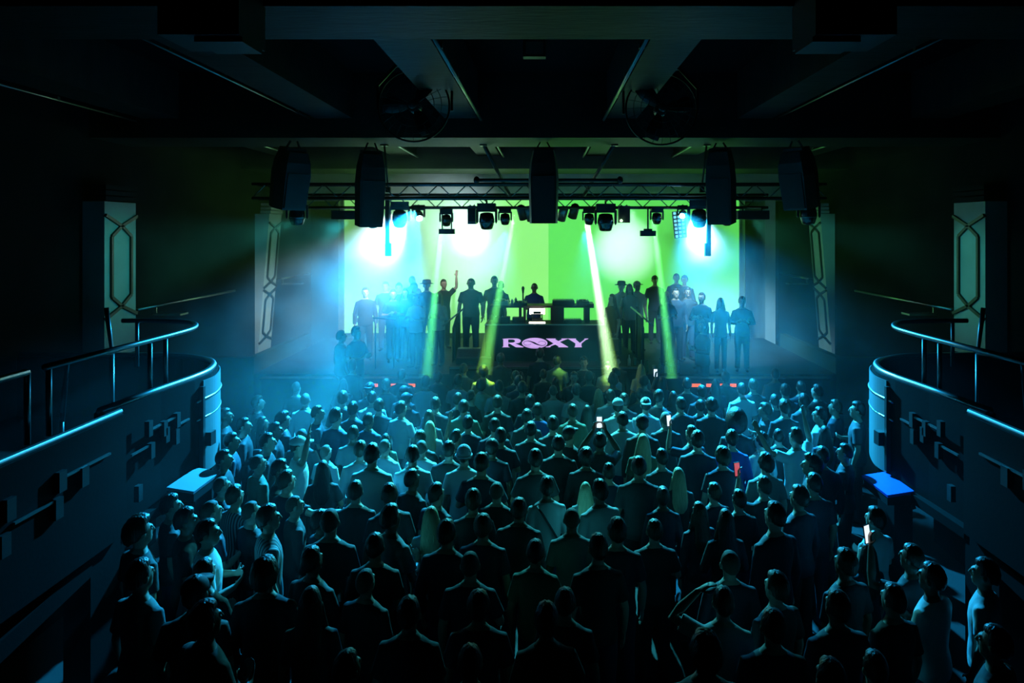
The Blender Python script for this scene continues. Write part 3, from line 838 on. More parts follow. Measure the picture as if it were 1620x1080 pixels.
# O as a filled oval with a dark double curl
ov = letter('letter_o', [ring_arc(660, 215, 202, 83, 0, 360, 48)[:-1]], 'logo')
letter('oval_groove', strip_poly(ring_arc(660, 215, 188, 70, 25, 155, 20), ring_arc(660, 215, 184, 67, 25, 155, 20)), 'logo_dark', -0.015, 0.004, ov)
def curl(flip):
    pts = []
    for k in range(30):
        t = k / 29
        if t < 0.42:
            a = R(20 + 250 * t / 0.42)
            pts.append((545 + 62 * math.cos(a) * 1.0, 213 + 34 * math.sin(a)))
        else:
            u = (t - 0.42) / 0.58
            pts.append((545 + u * 115 + 0, 213 - 34 + 36 * (u ** 1.6)))
    wd = [5 + 20 * (k / 29) ** 2 for k in range(30)]
    A = []; Bq = []
    for i, p in enumerate(pts):
        q = pts[min(i + 1, 29)]; r_ = pts[max(i - 1, 0)]
        dx, dy = q[0] - r_[0], q[1] - r_[1]
        L = math.hypot(dx, dy) or 1
        nx, ny = -dy / L * wd[i] * 0.5, dx / L * wd[i] * 0.5
        A.append((p[0] + nx, p[1] + ny)); Bq.append((p[0] - nx, p[1] - ny))
    f = (lambda q: (1320 - q[0], 430 - q[1])) if flip else (lambda q: q)
    return strip_poly([f(q) for q in A], [f(q) for q in Bq])
letter('oval_curl', curl(False) + curl(True), 'logo_dark', -0.016, 0.005, ov)
# X
letter('letter_x', [[(840, 143), (995, 143), (985, 155), (1015, 172), (1188, 274), (1190, 280), (1030, 280), (1040, 268), (985, 236), (850, 152)],
                    [(1078, 143), (1195, 143), (1150, 158), (1055, 198), (1030, 186), (1092, 156)],
                    [(832, 280), (905, 280), (915, 262), (998, 232), (975, 212), (880, 262), (838, 272)]], 'logo')
# Y
letter('letter_y', [[(1180, 143), (1316, 143), (1308, 156), (1375, 212), (1400, 212), (1400, 268), (1412, 280), (1285, 280), (1300, 268), (1305, 218), (1200, 152)],
                    [(1445, 143), (1512, 143), (1500, 152), (1470, 162), (1398, 222), (1380, 210), (1448, 158)]], 'logo')

# table on the booth with the equipment
tb = thing('dj_table', 'long black equipment table standing on the DJ booth', 'table', (0, 15.55, 2.29))
MB().box((-0.10, 0, 0.36), (2.26, 0.5, 0.05)).build('table_top', M['black_plastic'], tb)
MB().box((1.02, 0, 0.375), (0.16, 0.5, 0.09)).build('end_cap', M['black_plastic'], tb)
for (x, w_) in ((-1.12, 0.06), (-0.56, 0.05), (-0.46, 0.05), (0.95, 0.12), (0.28, 0.30)):
    for dy in (-0.18, 0.18):
        MB().box((x, dy, 0.17), (w_, 0.06, 0.34)).build('leg', M['black_metal'], tb)
ZT = 2.29 + 0.385
def gear(name, label, cat, x, y, z, w_, d_, h_, body, knobs=(0, 0), jog=False):
    o = thing(name, label, cat, (x, y, z))
    MB().box((0, 0, h_ / 2), (w_, d_, h_)).build('body', M[body], o)
    MB().box((0, -d_ * 0.02, h_ + 0.004), (w_ * 0.94, d_ * 0.9, 0.008)).build('top_plate', M['black_metal'], o)
    if jog:
        MB().lathe([(0, w_ * 0.30), (0.025, w_ * 0.29)], (0, 0.02, h_ + 0.008), (0, 0, 1), 20).build('jog_wheel', M['dull_steel'], o, True)
    kn = MB().lathe([(0, 0.010), (0.028, 0.008)], (0, 0, 0), (0, 0, 1), 8).mesh('knob'); kn.materials.append(M['white_plastic'])
    for i in range(knobs[0]):
        for j in range(knobs[1]):
            link('knob', kn, o, (-w_ * 0.42 + w_ * 0.84 * i / max(1, knobs[0] - 1), -d_ * 0.3 + d_ * 0.55 * j / max(1, knobs[1] - 1), h_ + 0.008))
    return o
gear('deck_player', 'pale-topped player at the open end of the DJ table', 'deck', -1.0, 15.52, ZT, 0.34, 0.36, 0.09, 'dull_steel', (4, 1), True)
gear('deck_player', 'black player beside the drinks on the DJ table', 'deck', -0.55, 15.52, ZT, 0.30, 0.34, 0.05, 'black_plastic', (4, 2), True)
gear('mixer', 'long black mixer with rows of pale knobs on the DJ table', 'mixer', 0.42, 15.55, ZT, 0.50, 0.36, 0.09, 'black_plastic', (12, 3))
gear('deck_player', 'black player at the capped end of the DJ table', 'deck', 0.86, 15.55, ZT, 0.28, 0.34, 0.08, 'black_plastic', (3, 2), True)
gear('mixer', 'small black mixer with a row of pale knobs low on the booth counter', 'mixer', 0.62, 15.28, 2.30, 0.40, 0.22, 0.06, 'black_plastic', (9, 3))
gear('cable_box', 'low black box of cables under the table on the booth', 'box', -0.95, 15.3, 2.30, 0.34, 0.24, 0.12, 'black_plastic', (3, 1))
gear('wedge_case', 'black slanted case lying on the counter behind the cables', 'case', -0.6, 15.4, 2.30, 0.26, 0.22, 0.10, 'black_plastic')
# lamp-lit laptop stand in front of the DJ
o = thing('laptop_stand', 'dazzling warm-lit laptop stand in front of the DJ', 'laptop', (-0.17, 15.16, 2.30))
for s in (-1, 1):
    MB().bar((s * 0.12, 0, 0), (s * 0.10, 0.10, 0.24), 0.02).build('leg', M['black_metal'], o)
MB().box((0, 0.05, 0.20), (0.26, 0.2, 0.016)).build('tray', M['black_metal'], o)
MB().box((0, 0.02, 0.26), (0.34, 0.02, 0.13), (R(-18), 0, 0)).build('light_panel', M['warm_led'], o)
MB().box((0, 0.0, 0.235), (0.17, 0.02, 0.05)).build('dark_label', M['black_plastic'], o)
MB().box((0, -0.06, 0.02), (0.36, 0.05, 0.03)).build('lower_light', M['warm_led'], o)
MB().box((0, -0.02, 0.09), (0.20, 0.06, 0.06)).build('keyboard', M['black_plastic'], o)
# drinks and a microphone
for (x, y, h_, r_, m_, lab) in ((-0.74, 15.44, 0.10, 0.035, 'white_plastic', 'white cup standing among the cables on the DJ table'), (-0.66, 15.50, 0.13, 0.03, 'glass', 'small bottle standing beside the white cup on the DJ table')):
    o = thing('cup' if m_ == 'white_plastic' else 'bottle', lab, 'cup' if m_ == 'white_plastic' else 'bottle', (x, y, ZT))
    MB().lathe([(0, r_ * 0.85), (h_, r_), (h_ + 0.004, r_ * 0.9)], (0, 0, 0), (0, 0, 1), 12).build('body', M[m_], o, True)
    MB().lathe([(0, r_ * 0.5), (0.03, r_ * 0.4)], (0, 0, h_ + 0.004), (0, 0, 1), 10).build('lid', M[m_], o, True)
o = thing('microphone_stand', 'upright black microphone on a stand beside the DJ', 'microphone', (-0.50, 15.62, 2.67))
MB().tube([(0, 0, 0), (0, 0, 0.26)], 0.018, 8).build('rod', M['black_metal'], o, True)
MB().lathe([(0, 0.02), (0.08, 0.03), (0.12, 0.036), (0.16, 0.02)], (0, 0, 0.25), (0, 0, 1), 10).build('head', M['black_metal'], o, True)
MB().lathe([(0, 0.07), (0.015, 0.06)], (0, 0, 0), (0, 0, 1), 14).build('base', M['black_metal'], o, True)

# stage furniture
def monitor(label, px, py, d, w_, h_, dep, lit=True):
    c = at(px, py, d)
    z = 1.5 if abs(c.x) < 2.0 else 1.35
    o = thing('stage_monitor', label, 'speaker', (c.x, d, z))
    MB().prism([(-dep / 2, 0), (dep / 2, 0), (dep / 2, h_), (-dep * 0.1, h_), (-dep / 2, h_ * 0.45)], 'x', -w_ / 2, w_ / 2).build('cabinet', M['black_plastic'], o)
    MB().box((0, 0.05, h_ + 0.006), (w_ * 0.95, dep * 0.5, 0.012)).build('top_plate', M['dull_steel'] if lit else M['black_metal'], o)  # lit tops take paler steel that stands in for light on them
    MB().box((0, -dep * 0.32, h_ * 0.7), (w_ * 0.8, 0.02, h_ * 0.4), (R(-38), 0, 0)).build('grille', M['grille'], o)
    return o
monitor('wide stage monitor with a top toned as lit beside the booth, pale-shelf side', 742, 552, 14.75, 0.50, 0.30, 0.4)
monitor('small stage monitor by the stage edge in front of the booth', 768, 568, 14.45, 0.24, 0.16, 0.24)
monitor('upright black speaker with top toned as lit beside the booth, blue-shelf side', 970, 530, 14.7, 0.24, 0.52, 0.3)
monitor('black box speaker behind the booth corner, blue-shelf side', 972, 490, 15.9, 0.30, 0.62, 0.3, False)
for (x, y, side) in ((-2.0, 15.3, 'pale-shelf side'), (2.15, 15.3, 'blue-shelf side')):
    s = 1 if x > 0 else -1
    o = thing('stage_stair_rail', 'stage stair guard with slanting steel rail beside the booth, %s' % side, 'rail')
    MB().tube([(x - s * 0.12, y + 0.8, 2.55), (x + s * 0.25, y - 0.2, 2.25)], 0.02, 8).build('rail_bar', M['chrome'], o, True)
    MB().prism([(y + 0.8, 1.35), (y - 0.2, 1.35), (y - 0.2, 2.2), (y + 0.8, 2.5)], 'x', x + s * 0.02, x + s * 0.05).build('guard_panel', M['green_wall'], o)
    for yy, zt in ((y + 0.75, 2.5), (y - 0.15, 2.2)):
        MB().tube([(x, yy, 1.35), (x, yy, zt)], 0.02, 6).build('post', M['dull_steel'], o, True)
# crowd-side rail of the wing with its bar table
o = thing('wing_rail', 'thin steel rail in front of the people on the stage wing', 'rail', (-3.4, 14.9, 1.35))
MB().tube([(-0.35, 0, 1.1), (0.15, 0, 1.08)], 0.02, 8).build('rail_bar', M['chrome'], o, True)
for x in (-0.3, 0.1):
    MB().tube([(x, 0, 0), (x, 0, 1.09)], 0.018, 6).build('post', M['dull_steel'], o, True)
# glasses and bottles standing along the stage edge
random.seed(11)
for i in range(9):
    x = 1.75 - 0.0 + (i - 4) * 0.13 + 0.55
    o = None
    h_ = (0.24, 0.16, 0.28)[i % 3]
    zz = 1.5 if x < 2.0 else 1.35
    yy = 14.42 + 0.05 * (i % 2)
    o = thing('bottle' if i % 3 != 1 else 'glass', '%s standing on the stage edge, %s from the booth' % (('tall bottle', 'short drinking glass', 'slim bottle')[i % 3], ('first', 'second', 'third', 'fourth', 'fifth', 'sixth', 'seventh', 'eighth', 'ninth')[i]), ('bottle', 'glass', 'bottle')[i % 3], (x, yy, zz))
    MB().lathe([(0, 0.034), (h_ * 0.55, 0.034), (h_ * 0.75, 0.014 if i % 3 != 1 else 0.036), (h_, 0.012 if i % 3 != 1 else 0.038)], (0, 0, 0), (0, 0, 1), 10).build('body', M['glass'] if i % 2 else M['white_plastic'], o, True)
    if i % 3 != 1:
        MB().lathe([(0, 0.014), (0.02, 0.014)], (0, 0, h_), (0, 0, 1), 8).build('cap', M['black_plastic'], o, True)

# ------------------------------------------------------------------ green beams: lamp plus the lit smoke it shines through
def smoke_mat(name, dens):
    m = bpy.data.materials.new(name)
    m.use_nodes = True
    n = m.node_tree.nodes
    n.remove(n['Principled BSDF'])
    v = n.new('ShaderNodeVolumeScatter')
    v.inputs['Density'].default_value = dens
    v.inputs['Color'].default_value = (0.95, 1, 0.95, 1)
    m.node_tree.links.new(v.outputs['Volume'], n['Material Output'].inputs['Volume'])
    return m
def beam(px, py, d, tx, ty, td, power, ang, dens, label, col=GREEN, length=None):
    a = at(px, py, d); t = at(tx, ty, td)
    spot('beam_lamp', a, t, power, col, ang, 0.35, 0.05)
    ax = (t - a)
    L = length or ax.length * 0.97
    ax.normalize()
    k = math.tan(R(ang) / 2)
    q = MB().lathe([(0.06, 0.055), (L, 0.055 + (L - 0.06) * k)], a, ax, 20).build('beam_smoke', smoke_mat('beam_smoke', dens), None, True)
    return tag(q, label, 'haze', kind='stuff')
beam(701, 338, 13.9, 674, 606, 13.42, 36000, 4.0, 0.45, 'green shaft of smoke falling between the people and the wing rail', (0.10, 1.0, 0.24))
beam(815, 334, 13.9, 764, 600, 12.9, 26000, 3.8, 0.5, 'slanting green shaft of smoke beside the two men by the table', (0.16, 1.0, 0.18))
beam(926, 334, 13.9, 968, 606, 13.2, 60000, 4.4, 0.5, 'white-green shaft of smoke beside the booth corner', (0.55, 1.0, 0.50))
beam(1033, 338, 13.9, 1064, 606, 13.42, 34000, 3.6, 0.45, 'green shaft of smoke through the guests on the blue-shelf wing', (0.12, 1.0, 0.18))

# ------------------------------------------------------------------ people
SKINS = [mat('skin_light', (0.52, 0.36, 0.28), 0.5, vary=0.06), mat('skin_tan', (0.38, 0.24, 0.17), 0.5, vary=0.06), mat('skin_brown', (0.16, 0.09, 0.06), 0.45, vary=0.06)]
SHOE = mat('dark_shoe', (0.02, 0.02, 0.02), 0.5)
EYE = mat('eye_white', (0.6, 0.58, 0.55), 0.2, vary=0.02)
IRIS = mat('iris', (0.03, 0.02, 0.015), 0.1)
LIP = mat('lips', (0.40, 0.22, 0.18), 0.45)
HAIRM = {
    'dark': mat('dark_hair', (0.018, 0.013, 0.010), 0.42, vary=0.4, scale=30, bump=0.45, bscale=70, spec=0.5, stretch=(1, 1, 0.25)),
    'brown': mat('brown_hair', (0.055, 0.034, 0.02), 0.42, vary=0.4, scale=30, bump=0.45, bscale=70, spec=0.5, stretch=(1, 1, 0.25)),
    'blond': mat('blond_hair', (0.62, 0.48, 0.28), 0.5, vary=0.3, scale=30, bump=0.5, bscale=70, spec=0.4, stretch=(1, 1, 0.2)),
    'buzz': mat('cropped_hair', (0.10, 0.075, 0.06), 0.6, vary=0.3, scale=60, bump=0.4, bscale=200),
}
SHIRTS = {
    'w': [mat('white_cotton', (0.62, 0.63, 0.63), 0.8, vary=0.05, bump=0.5, bscale=9), mat('pale_grey_cotton', (0.45, 0.46, 0.47), 0.8, vary=0.05, bump=0.5, bscale=8)],
    'g': [mat('grey_cotton', (0.20, 0.21, 0.21), 0.8, vary=0.1, bump=0.5, bscale=9), mat('olive_cotton', (0.12, 0.15, 0.09), 0.8, vary=0.1, bump=0.5, bscale=9)],
    'd': [mat('black_cotton', (0.018, 0.018, 0.02), 0.75, vary=0.2, bump=0.5, bscale=9), mat('navy_cotton', (0.02, 0.026, 0.045), 0.75, vary=0.2, bump=0.5, bscale=8), mat('charcoal_cotton', (0.045, 0.046, 0.05), 0.8, vary=0.2, bump=0.5, bscale=9)],
    'b': [mat('blue_cotton', (0.03, 0.09, 0.36), 0.75, vary=0.1, bump=0.5, bscale=9)],
    'y': [mat('yellow_lit_cotton', (0.60, 0.60, 0.42), 0.8, vary=0.05, bump=0.5, bscale=9)],  # white cotton with the yellow stage light put into its colour
}
def stripe_mat():
    m = mat('striped_cotton', (0.03, 0.03, 0.04), 0.8)
    n = m.node_tree.nodes; l = m.node_tree.links
    wv = n.new('ShaderNodeTexWave'); wv.bands_direction = 'X'; wv.inputs['Scale'].default_value = 9.0
    tc = [x for x in n if x.type == 'TEX_COORD'][0]
    l.new(tc.outputs['Object'], wv.inputs['Vector'])
    mx = n.new('ShaderNodeMix'); mx.data_type = 'RGBA'
    mx.inputs[6].default_value = (0.02, 0.02, 0.03, 1); mx.inputs[7].default_value = (0.30, 0.31, 0.32, 1)
    l.new(wv.outputs['Fac'], mx.inputs[0])
    l.new(mx.outputs[2], n['Principled BSDF'].inputs['Base Color'])
    return m
SHIRTS['r'] = [stripe_mat()]
TROUSERS = [mat('black_denim', (0.02, 0.02, 0.024), 0.8), mat('blue_denim', (0.035, 0.05, 0.09), 0.8)]
CAPM = {'c': mat('dark_cap_cloth', (0.02, 0.02, 0.025), 0.7), 'cw': mat('pale_cap_cloth', (0.5, 0.5, 0.5), 0.7), 'e': mat('pale_knit', (0.55, 0.58, 0.66), 0.85, bump=0.8, bscale=120), 'h': mat('felt_hat', (0.06, 0.05, 0.05), 0.8)}

def remesh(mb, name, voxel, smooth_it=4, keep=None):
    """One continuous surface from overlapping shapes."""
    me = bpy.data.meshes.new(name + '_raw')
    me.from_pydata(mb.v, [], mb.f)
    me.update()
    import bmesh
    bm = bmesh.new(); bm.from_mesh(me); bmesh.ops.recalc_face_normals(bm, faces=bm.faces); bm.to_mesh(me); bm.free()
    o = bpy.data.objects.new(name, me)
    C.objects.link(o)
    r = o.modifiers.new('r', 'REMESH'); r.mode = 'VOXEL'; r.voxel_size = voxel; r.use_smooth_shade = True
    s = o.modifiers.new('s', 'SMOOTH'); s.iterations = smooth_it; s.factor = 0.5
    if keep:
        d = o.modifiers.new('d', 'DECIMATE'); d.ratio = keep
    dg = bpy.context.evaluated_depsgraph_get(); dg.update()
    out = bpy.data.meshes.new_from_object(o.evaluated_get(dg))
    out.name = name
    bpy.data.objects.remove(o); bpy.data.meshes.remove(me)
    out.polygons.foreach_set('use_smooth', [True] * len(out.polygons))
    return out

def head_up(v):
    """Heads a little larger than the plain skull shapes below, scaled about the top of the neck."""
    return (v[0] * 1.03, (v[1] + .005) * 1.03 - .005, 1.56 + (v[2] - 1.56) * 1.04)
TORSO = [(0, 0, 0.86, .155, .105), (0, -.005, 0.93, .168, .118), (0, 0, 1.02, .158, .110), (0, .004, 1.10, .150, .102), (0, .004, 1.20, .162, .106), (0, .002, 1.30, .180, .114),
         (0, -.004, 1.38, .190, .108), (0, -.010, 1.435, .172, .090), (0, -.012, 1.472, .138, .076), (0, -.010, 1.505, .092, .066), (0, -.006, 1.53, .066, .060)]
# arm targets: (elbow, wrist, finger direction, palm normal, curl); for the arm on +x, mirrored for -x
ARM = {
    'down': ((.245, -.02, 1.13), (.255, .05, .885), (0, .15, -1), (-1, 0, 0), .35),
    'fold': ((.265, .03, 1.15), (.13, .235, 1.19), (-.6, .5, .35), (-.5, -.4, .6), .6),
    'phone': ((.265, .20, 1.47), (.085, .275, 1.74), (-.25, .25, 1), (-.8, -.6, 0), .7),
    'phone1': ((.27, .22, 1.40), (.16, .30, 1.70), (-.1, .2, 1), (-.8, -.6, 0), .7),
    'raise': ((.33, .07, 1.58), (.30, .13, 1.87), (0, .15, 1), (0, 1, 0), .15),
    'wide': ((.40, .08, 1.50), (.52, .16, 1.76), (.35, .2, 1), (-.4, .9, 0), .15),
    'head': ((.42, .04, 1.50), (.20, .05, 1.72), (-.8, .1, .45), (-.5, 0, -.8), .3),
    'out': ((.43, .06, 1.36), (.64, .18, 1.40), (.9, .4, .1), (0, 0, -1), .4),
    'table': ((.25, .12, 1.16), (.12, .36, 1.12), (-.15, 1, -.1), (0, 0, -1), .35),
}
POSES = {'n': ('down', 'down'), 'f': ('fold', 'fold'), 'F': ('down', 'fold'), 'p': ('phone', 'phone'), 'q': ('phone1', 'down'), 'R': ('down', 'raise'), 'L': ('raise', 'down'),
         'B': ('wide', 'raise'), 'H': ('head', 'down'), 'S': ('down', 'out'), 'D': ('table', 'table')}
# first of the pair is the arm on the -x side
SHO = Vector((.172, -.008, 1.400))

def hand(mb, wrist, d, nrm, curl, s):
    d = Vector(d).normalized(); nrm = Vector(nrm).normalized()
    side = d.cross(nrm).normalized()
    nrm = side.cross(d).normalized()
    w = Vector(wrist)
    c = w + d * .052
    # palm
    vs = []
    mb.tube([w - d * .01, w + d * .02, w + d * .06, w + d * .098], [(.024, .019), (.034, .017), (.041, .016), (.038, .013)], 10) if False else None
    rings = []
    for (t, hw, ht) in ((-.015, .025, .021), (.02, .034, .018), (.06, .042, .017), (.10, .040, .014)):
        rings.append((t, hw, ht))
    n = 10
    vs = []; fs = []
    for (t, hw, ht) in rings:
        for j in range(n):
            a = 2 * PI * j / n
            vs.append(w + d * t + side * (hw * math.cos(a)) + nrm * (ht * math.sin(a)))
    for i in range(3):
        for j in range(n):
            fs.append((i * n + j, i * n + (j + 1) % n, (i + 1) * n + (j + 1) % n, (i + 1) * n + j))
    fs.append(tuple(range(n))[::-1]); fs.append(tuple(3 * n + j for j in range(n)))
    mb.add(vs, fs)
    for k, (off, ln) in enumerate(((-.030, .070), (-.010, .082), (.011, .076), (.031, .058))):
        p = w + d * .092 + side * off
        sp = side * (off * 0.55)
        a1 = curl * 0.7; a2 = curl * 1.7
        d1 = (d * math.cos(a1) + nrm * math.sin(a1) + sp * 2.2).normalized()
        d2 = (d * math.cos(a2) + nrm * math.sin(a2) + sp * 2.2).normalized()
        mb.tube([p, p + d1 * ln * .5, p + d1 * ln * .5 + d2 * ln * .5], [.0098, .0094, .0082], 6)
    p = w + d * .03 - side * .03
    t1 = (d * .6 - side * .8 + nrm * .35).normalized(); t2 = (d * .9 - side * .25 + nrm * (.3 + curl * .4)).normalized()
    mb.tube([p, p + t1 * .042, p + t1 * .042 + t2 * .032], [.014, .011, .0092], 6)

def arm_points(kind, s):
    e, wr, d, nn, cu = ARM[kind]
    fx = lambda v: Vector((v[0] * s, v[1], v[2]))
    return fx(SHO), fx(e), fx(wr), fx(d), fx(nn), cu

def make_body(pose):
    mb = MB()
    mb.loft(TORSO)
    mb.tube([(0, -.010, 1.46), (0, -.002, 1.53), (0, .008, 1.60)], [.060, .054, .056], 12)
    n0 = len(mb.v)
    # head: skull, face, jaw, brow, nose, ears, chin
    mb.ball((0, -.012, 1.672), (.076, .092, .100), 16, 10)
    mb.ball((0, .030, 1.640), (.062, .066, .088), 14, 9)
    mb.ball((0, .050, 1.585), (.042, .046, .042), 12, 8)
    mb.ball((0, .080, 1.688), (.046, .020, .014), 10, 6)
    mb.tube([(0, .092, 1.682), (0, .112, 1.645), (0, .098, 1.636)], [.010, .015, .012], 8)
    mb.ball((0, .088, 1.602), (.024, .014, .012), 8, 6)
    for s in (-1, 1):
        mb.ball((s * .080, -.008, 1.652), (.012, .020, .032), 8, 6)
    mb.v[n0:] = [head_up(v) for v in mb.v[n0:]]
    for s, kind in ((-1, POSES[pose][0]), (1, POSES[pose][1])):
        a, e, wr, d, nn, cu = arm_points(kind, s)
        mb.tube([Vector((s * .10, -.01, 1.41)), a, (a + e) / 2, e, (e * 2 + wr) / 3, wr], [.060, .060, .050, .041, .042, .027], 10)
        hand(mb, wr, d, nn, cu, s)
    for s in (-1, 1):
        mb.tube([(s * .085, 0, .92), (s * .092, .004, .72), (s * .096, .010, .50), (s * .10, -.010, .34), (s * .105, -.02, .09)], [.088, .080, .058, .056, .040], 12)
        mb.tube([(s * .105, -.05, .045), (s * .110, .05, .045), (s * .12, .16, .032)], [(.040, .042), (.046, .040), (.036, .028)], 10)
    me = remesh(mb, 'person', 0.0085, 3, 0.34)
    me.materials.append(SKINS[0]); me.materials.append(SHOE); me.materials.append(LIP)
    for p in me.polygons:
        c = p.center
        if c.z < .11: p.material_index = 1
        elif 1.596 < c.z < 1.616 and c.y > .09 and abs(c.x) < .024: p.material_index = 2
    return me

def make_shirt(pose, long_sleeve):
    mb = MB()
    gr = lambda z: .020 if z < 1.1 else .014
    rows = [(cx, cy_, cz, rx + gr(cz), ry + gr(cz)) for (cx, cy_, cz, rx, ry) in TORSO[:-1]]
    rows[0] = (0, 0, .855, .180, .128)
    rows[-1] = (0, -.010, 1.508, .084, .070)
    mb.loft(rows, 20)
    for s, kind in ((-1, POSES[pose][0]), (1, POSES[pose][1])):
        a, e, wr, d, nn, cu = arm_points(kind, s)
        if long_sleeve:
            mb.tube([Vector((s * .10, -.01, 1.405)), a, (a + e) / 2, e, (e + wr) / 2, e.lerp(wr, .95)], [.074, .074, .066, .058, .055, .046], 12)
        else:
            mb.tube([Vector((s * .10, -.01, 1.405)), a, a.lerp(e, .4), a.lerp(e, .72)], [.074, .074, .070, .072], 12)
    return remesh(mb, 'shirt', 0.013, 4, 0.5)

def make_trousers():
    mb = MB()
    mb.loft([(0, 0, .84, .150, .112), (0, -.005, .92, .178, .128), (0, 0, .99, .168, .120)], 16)
    for s in (-1, 1):
        mb.tube([(s * .085, 0, .93), (s * .092, .004, .72), (s * .098, .008, .50), (s * .102, -.008, .32), (s * .106, -.015, .07)], [.096, .092, .074, .068, .066], 12)
    return remesh(mb, 'trousers', 0.014, 3, 0.4)

HC = Vector((0, -.006, 1.668))      # skull centre
def hair_shell(kind):
    """A cap of hair over the skull that dips under the skin where the face is."""
    mb = MB()
    rnd = random.Random(hash(kind) % 97 + 3)
    thick = {'s': .015, 's2': .022, 'b': .005, 'k': .034, 'a': .11}[kind]
    bumpy = {'s': .05, 's2': .07, 'b': .0, 'k': .12, 'a': .05}[kind]
    def fn(v):
        face = max(0.0, min(1.0, (v.y - 0.12) * 4.0)) * max(0.0, min(1.0, (0.76 - v.z) * 5.0))   # front and below the hairline
        low = max(0.0, min(1.0, (-0.12 - v.z - max(0, -v.y) * 0.62) * 5.0))                      # below the nape / ears
        ear = max(0.0, min(1.0, (abs(v.x) - 0.72) * 5)) * max(0.0, min(1.0, (0.05 - v.z) * 6)) * max(0, min(1, (v.y + .35) * 4))
        cover = 1 - max(face, low, ear)
        tt = thick * (0.62 + 0.55 * max(0, v.z)) if kind in ('s', 's2') else thick
        if kind == 'a': tt = thick * (0.85 + 0.15 * v.z)
        n = noise.noise(v * (7 if kind in ('k', 'a') else 5) + Vector((3.1, 0, rnd.random()))) * bumpy
        return (1 + (tt / .088) * (1 + 0) + n * cover) * cover + 0.80 * (1 - cover)
    mb.ball(HC, (.0785, .096, .104), 32, 20, fn)
    mb.v = [head_up(v) for v in mb.v]
    return mb.mesh('hair', True)
def hair_long(bun=False):
    mb = MB()
    def fn(v):
        face = max(0.0, min(1.0, (v.y - 0.18) * 4.0)) * max(0.0, min(1.0, (0.74 - v.z) * 5.0))
        return 1.16 * (1 - face) + 0.80 * face + noise.noise(v * 5) * .03
    mb.ball(HC, (.0785, .096, .104), 24, 16, fn)
    mb.v = [head_up(v) for v in mb.v]
    if bun:
        mb.ball(HC + Vector((0, -.075, .085)), (.050, .046, .042), 14, 10, lambda v: 1 + noise.noise(v * 4) * .15)
    else:
        mb.loft([(0, -.11, 1.20, .050, .018), (0, -.112, 1.26, .105, .030), (0, -.105, 1.34, .125, .038), (0, -.088, 1.44, .122, .046), (0, -.062, 1.54, .112, .064), (0, -.045, 1.62, .106, .074), (0, -.03, 1.70, .098, .078), (0, -.02, 1.745, .075, .066)], 18)
        for s in (-1, 1):
            mb.tube([(s * .082, .0, 1.66), (s * .098, .0, 1.56), (s * .115, .02, 1.46), (s * .118, .05, 1.36), (s * .10, .07, 1.28)], [.024, .030, .034, .030, .012], 8)
    return remesh(mb, 'hair', 0.011, 2, 0.6)
def cap_mesh():
    mb = MB()
    mb.ball(HC + Vector((0, 0, .028)), (.092, .110, .095), 20, 12, lambda v: 1.0 if v.z > -.15 else .78)
    mb.prism([(-.075, .07), (.075, .07), (.07, .15), (.03, .185), (-.03, .185), (-.07, .15)], 'z', 1.705, 1.718)
    mb.ball(HC + Vector((0, 0, .124)), (.010, .010, .006), 8, 6)
    mb.v = [head_up(v) for v in mb.v]
    return mb.mesh('cap', True)
def beanie_mesh():
    mb = MB()
    mb.ball(HC + Vector((0, -.005, .022)), (.094, .112, .112), 20, 12, lambda v: (1.0 + .01 * math.sin(20 * math.atan2(v.y, v.x))) if v.z > -.25 else .8)
    mb.tube([(.096 * math.cos(2 * PI * k / 24), -.011 + .114 * math.sin(2 * PI * k / 24), 1.672) for k in range(24)], .014, 8, True)
    mb.v = [head_up(v) for v in mb.v]
    return mb.mesh('beanie', True)
def hat_mesh():
    mb = MB()
    mb.lathe([(0, .165), (.012, .165), (.016, .105), (.085, .098), (.105, .07), (.112, .0)], (0, -.006, 1.705), (0, 0, 1), 24)
    mb.v = [head_up(v) for v in mb.v]
    return mb.mesh('hat', True)
HAIR = {'s': hair_shell('s'), 's2': hair_shell('s2'), 'b': hair_shell('b'), 'k': hair_shell('k'), 'a': hair_shell('a'), 'l': hair_long(), 'u': hair_long(True), 'c': cap_mesh(), 'e': beanie_mesh(), 'h': hat_mesh()}
BODY = {p: make_body(p) for p in POSES}
SHIRT = {(p, ls): make_shirt(p, ls) for p in POSES for ls in (False, True)}
TROUS = make_trousers()
eb = MB().ball((0, 0, 0), (.0135, .0125, .0105), 12, 8)
EYEM = eb.mesh('eye', True)
EYEM.materials.append(EYE); EYEM.materials.append(IRIS)
for p_ in EYEM.polygons:
    if p_.center.y > .0085: p_.material_index = 1
for me in list(HAIR.values()) + list(SHIRT.values()) + [TROUS]:
    me.materials.append(SHIRTS['d'][0])

def put(name, me, parent, m, loc=None, rot=None):
    o = link(name, me, parent, loc, rot)
    o.material_slots[0].link = 'OBJECT'
    o.material_slots[0].material = m
    return o

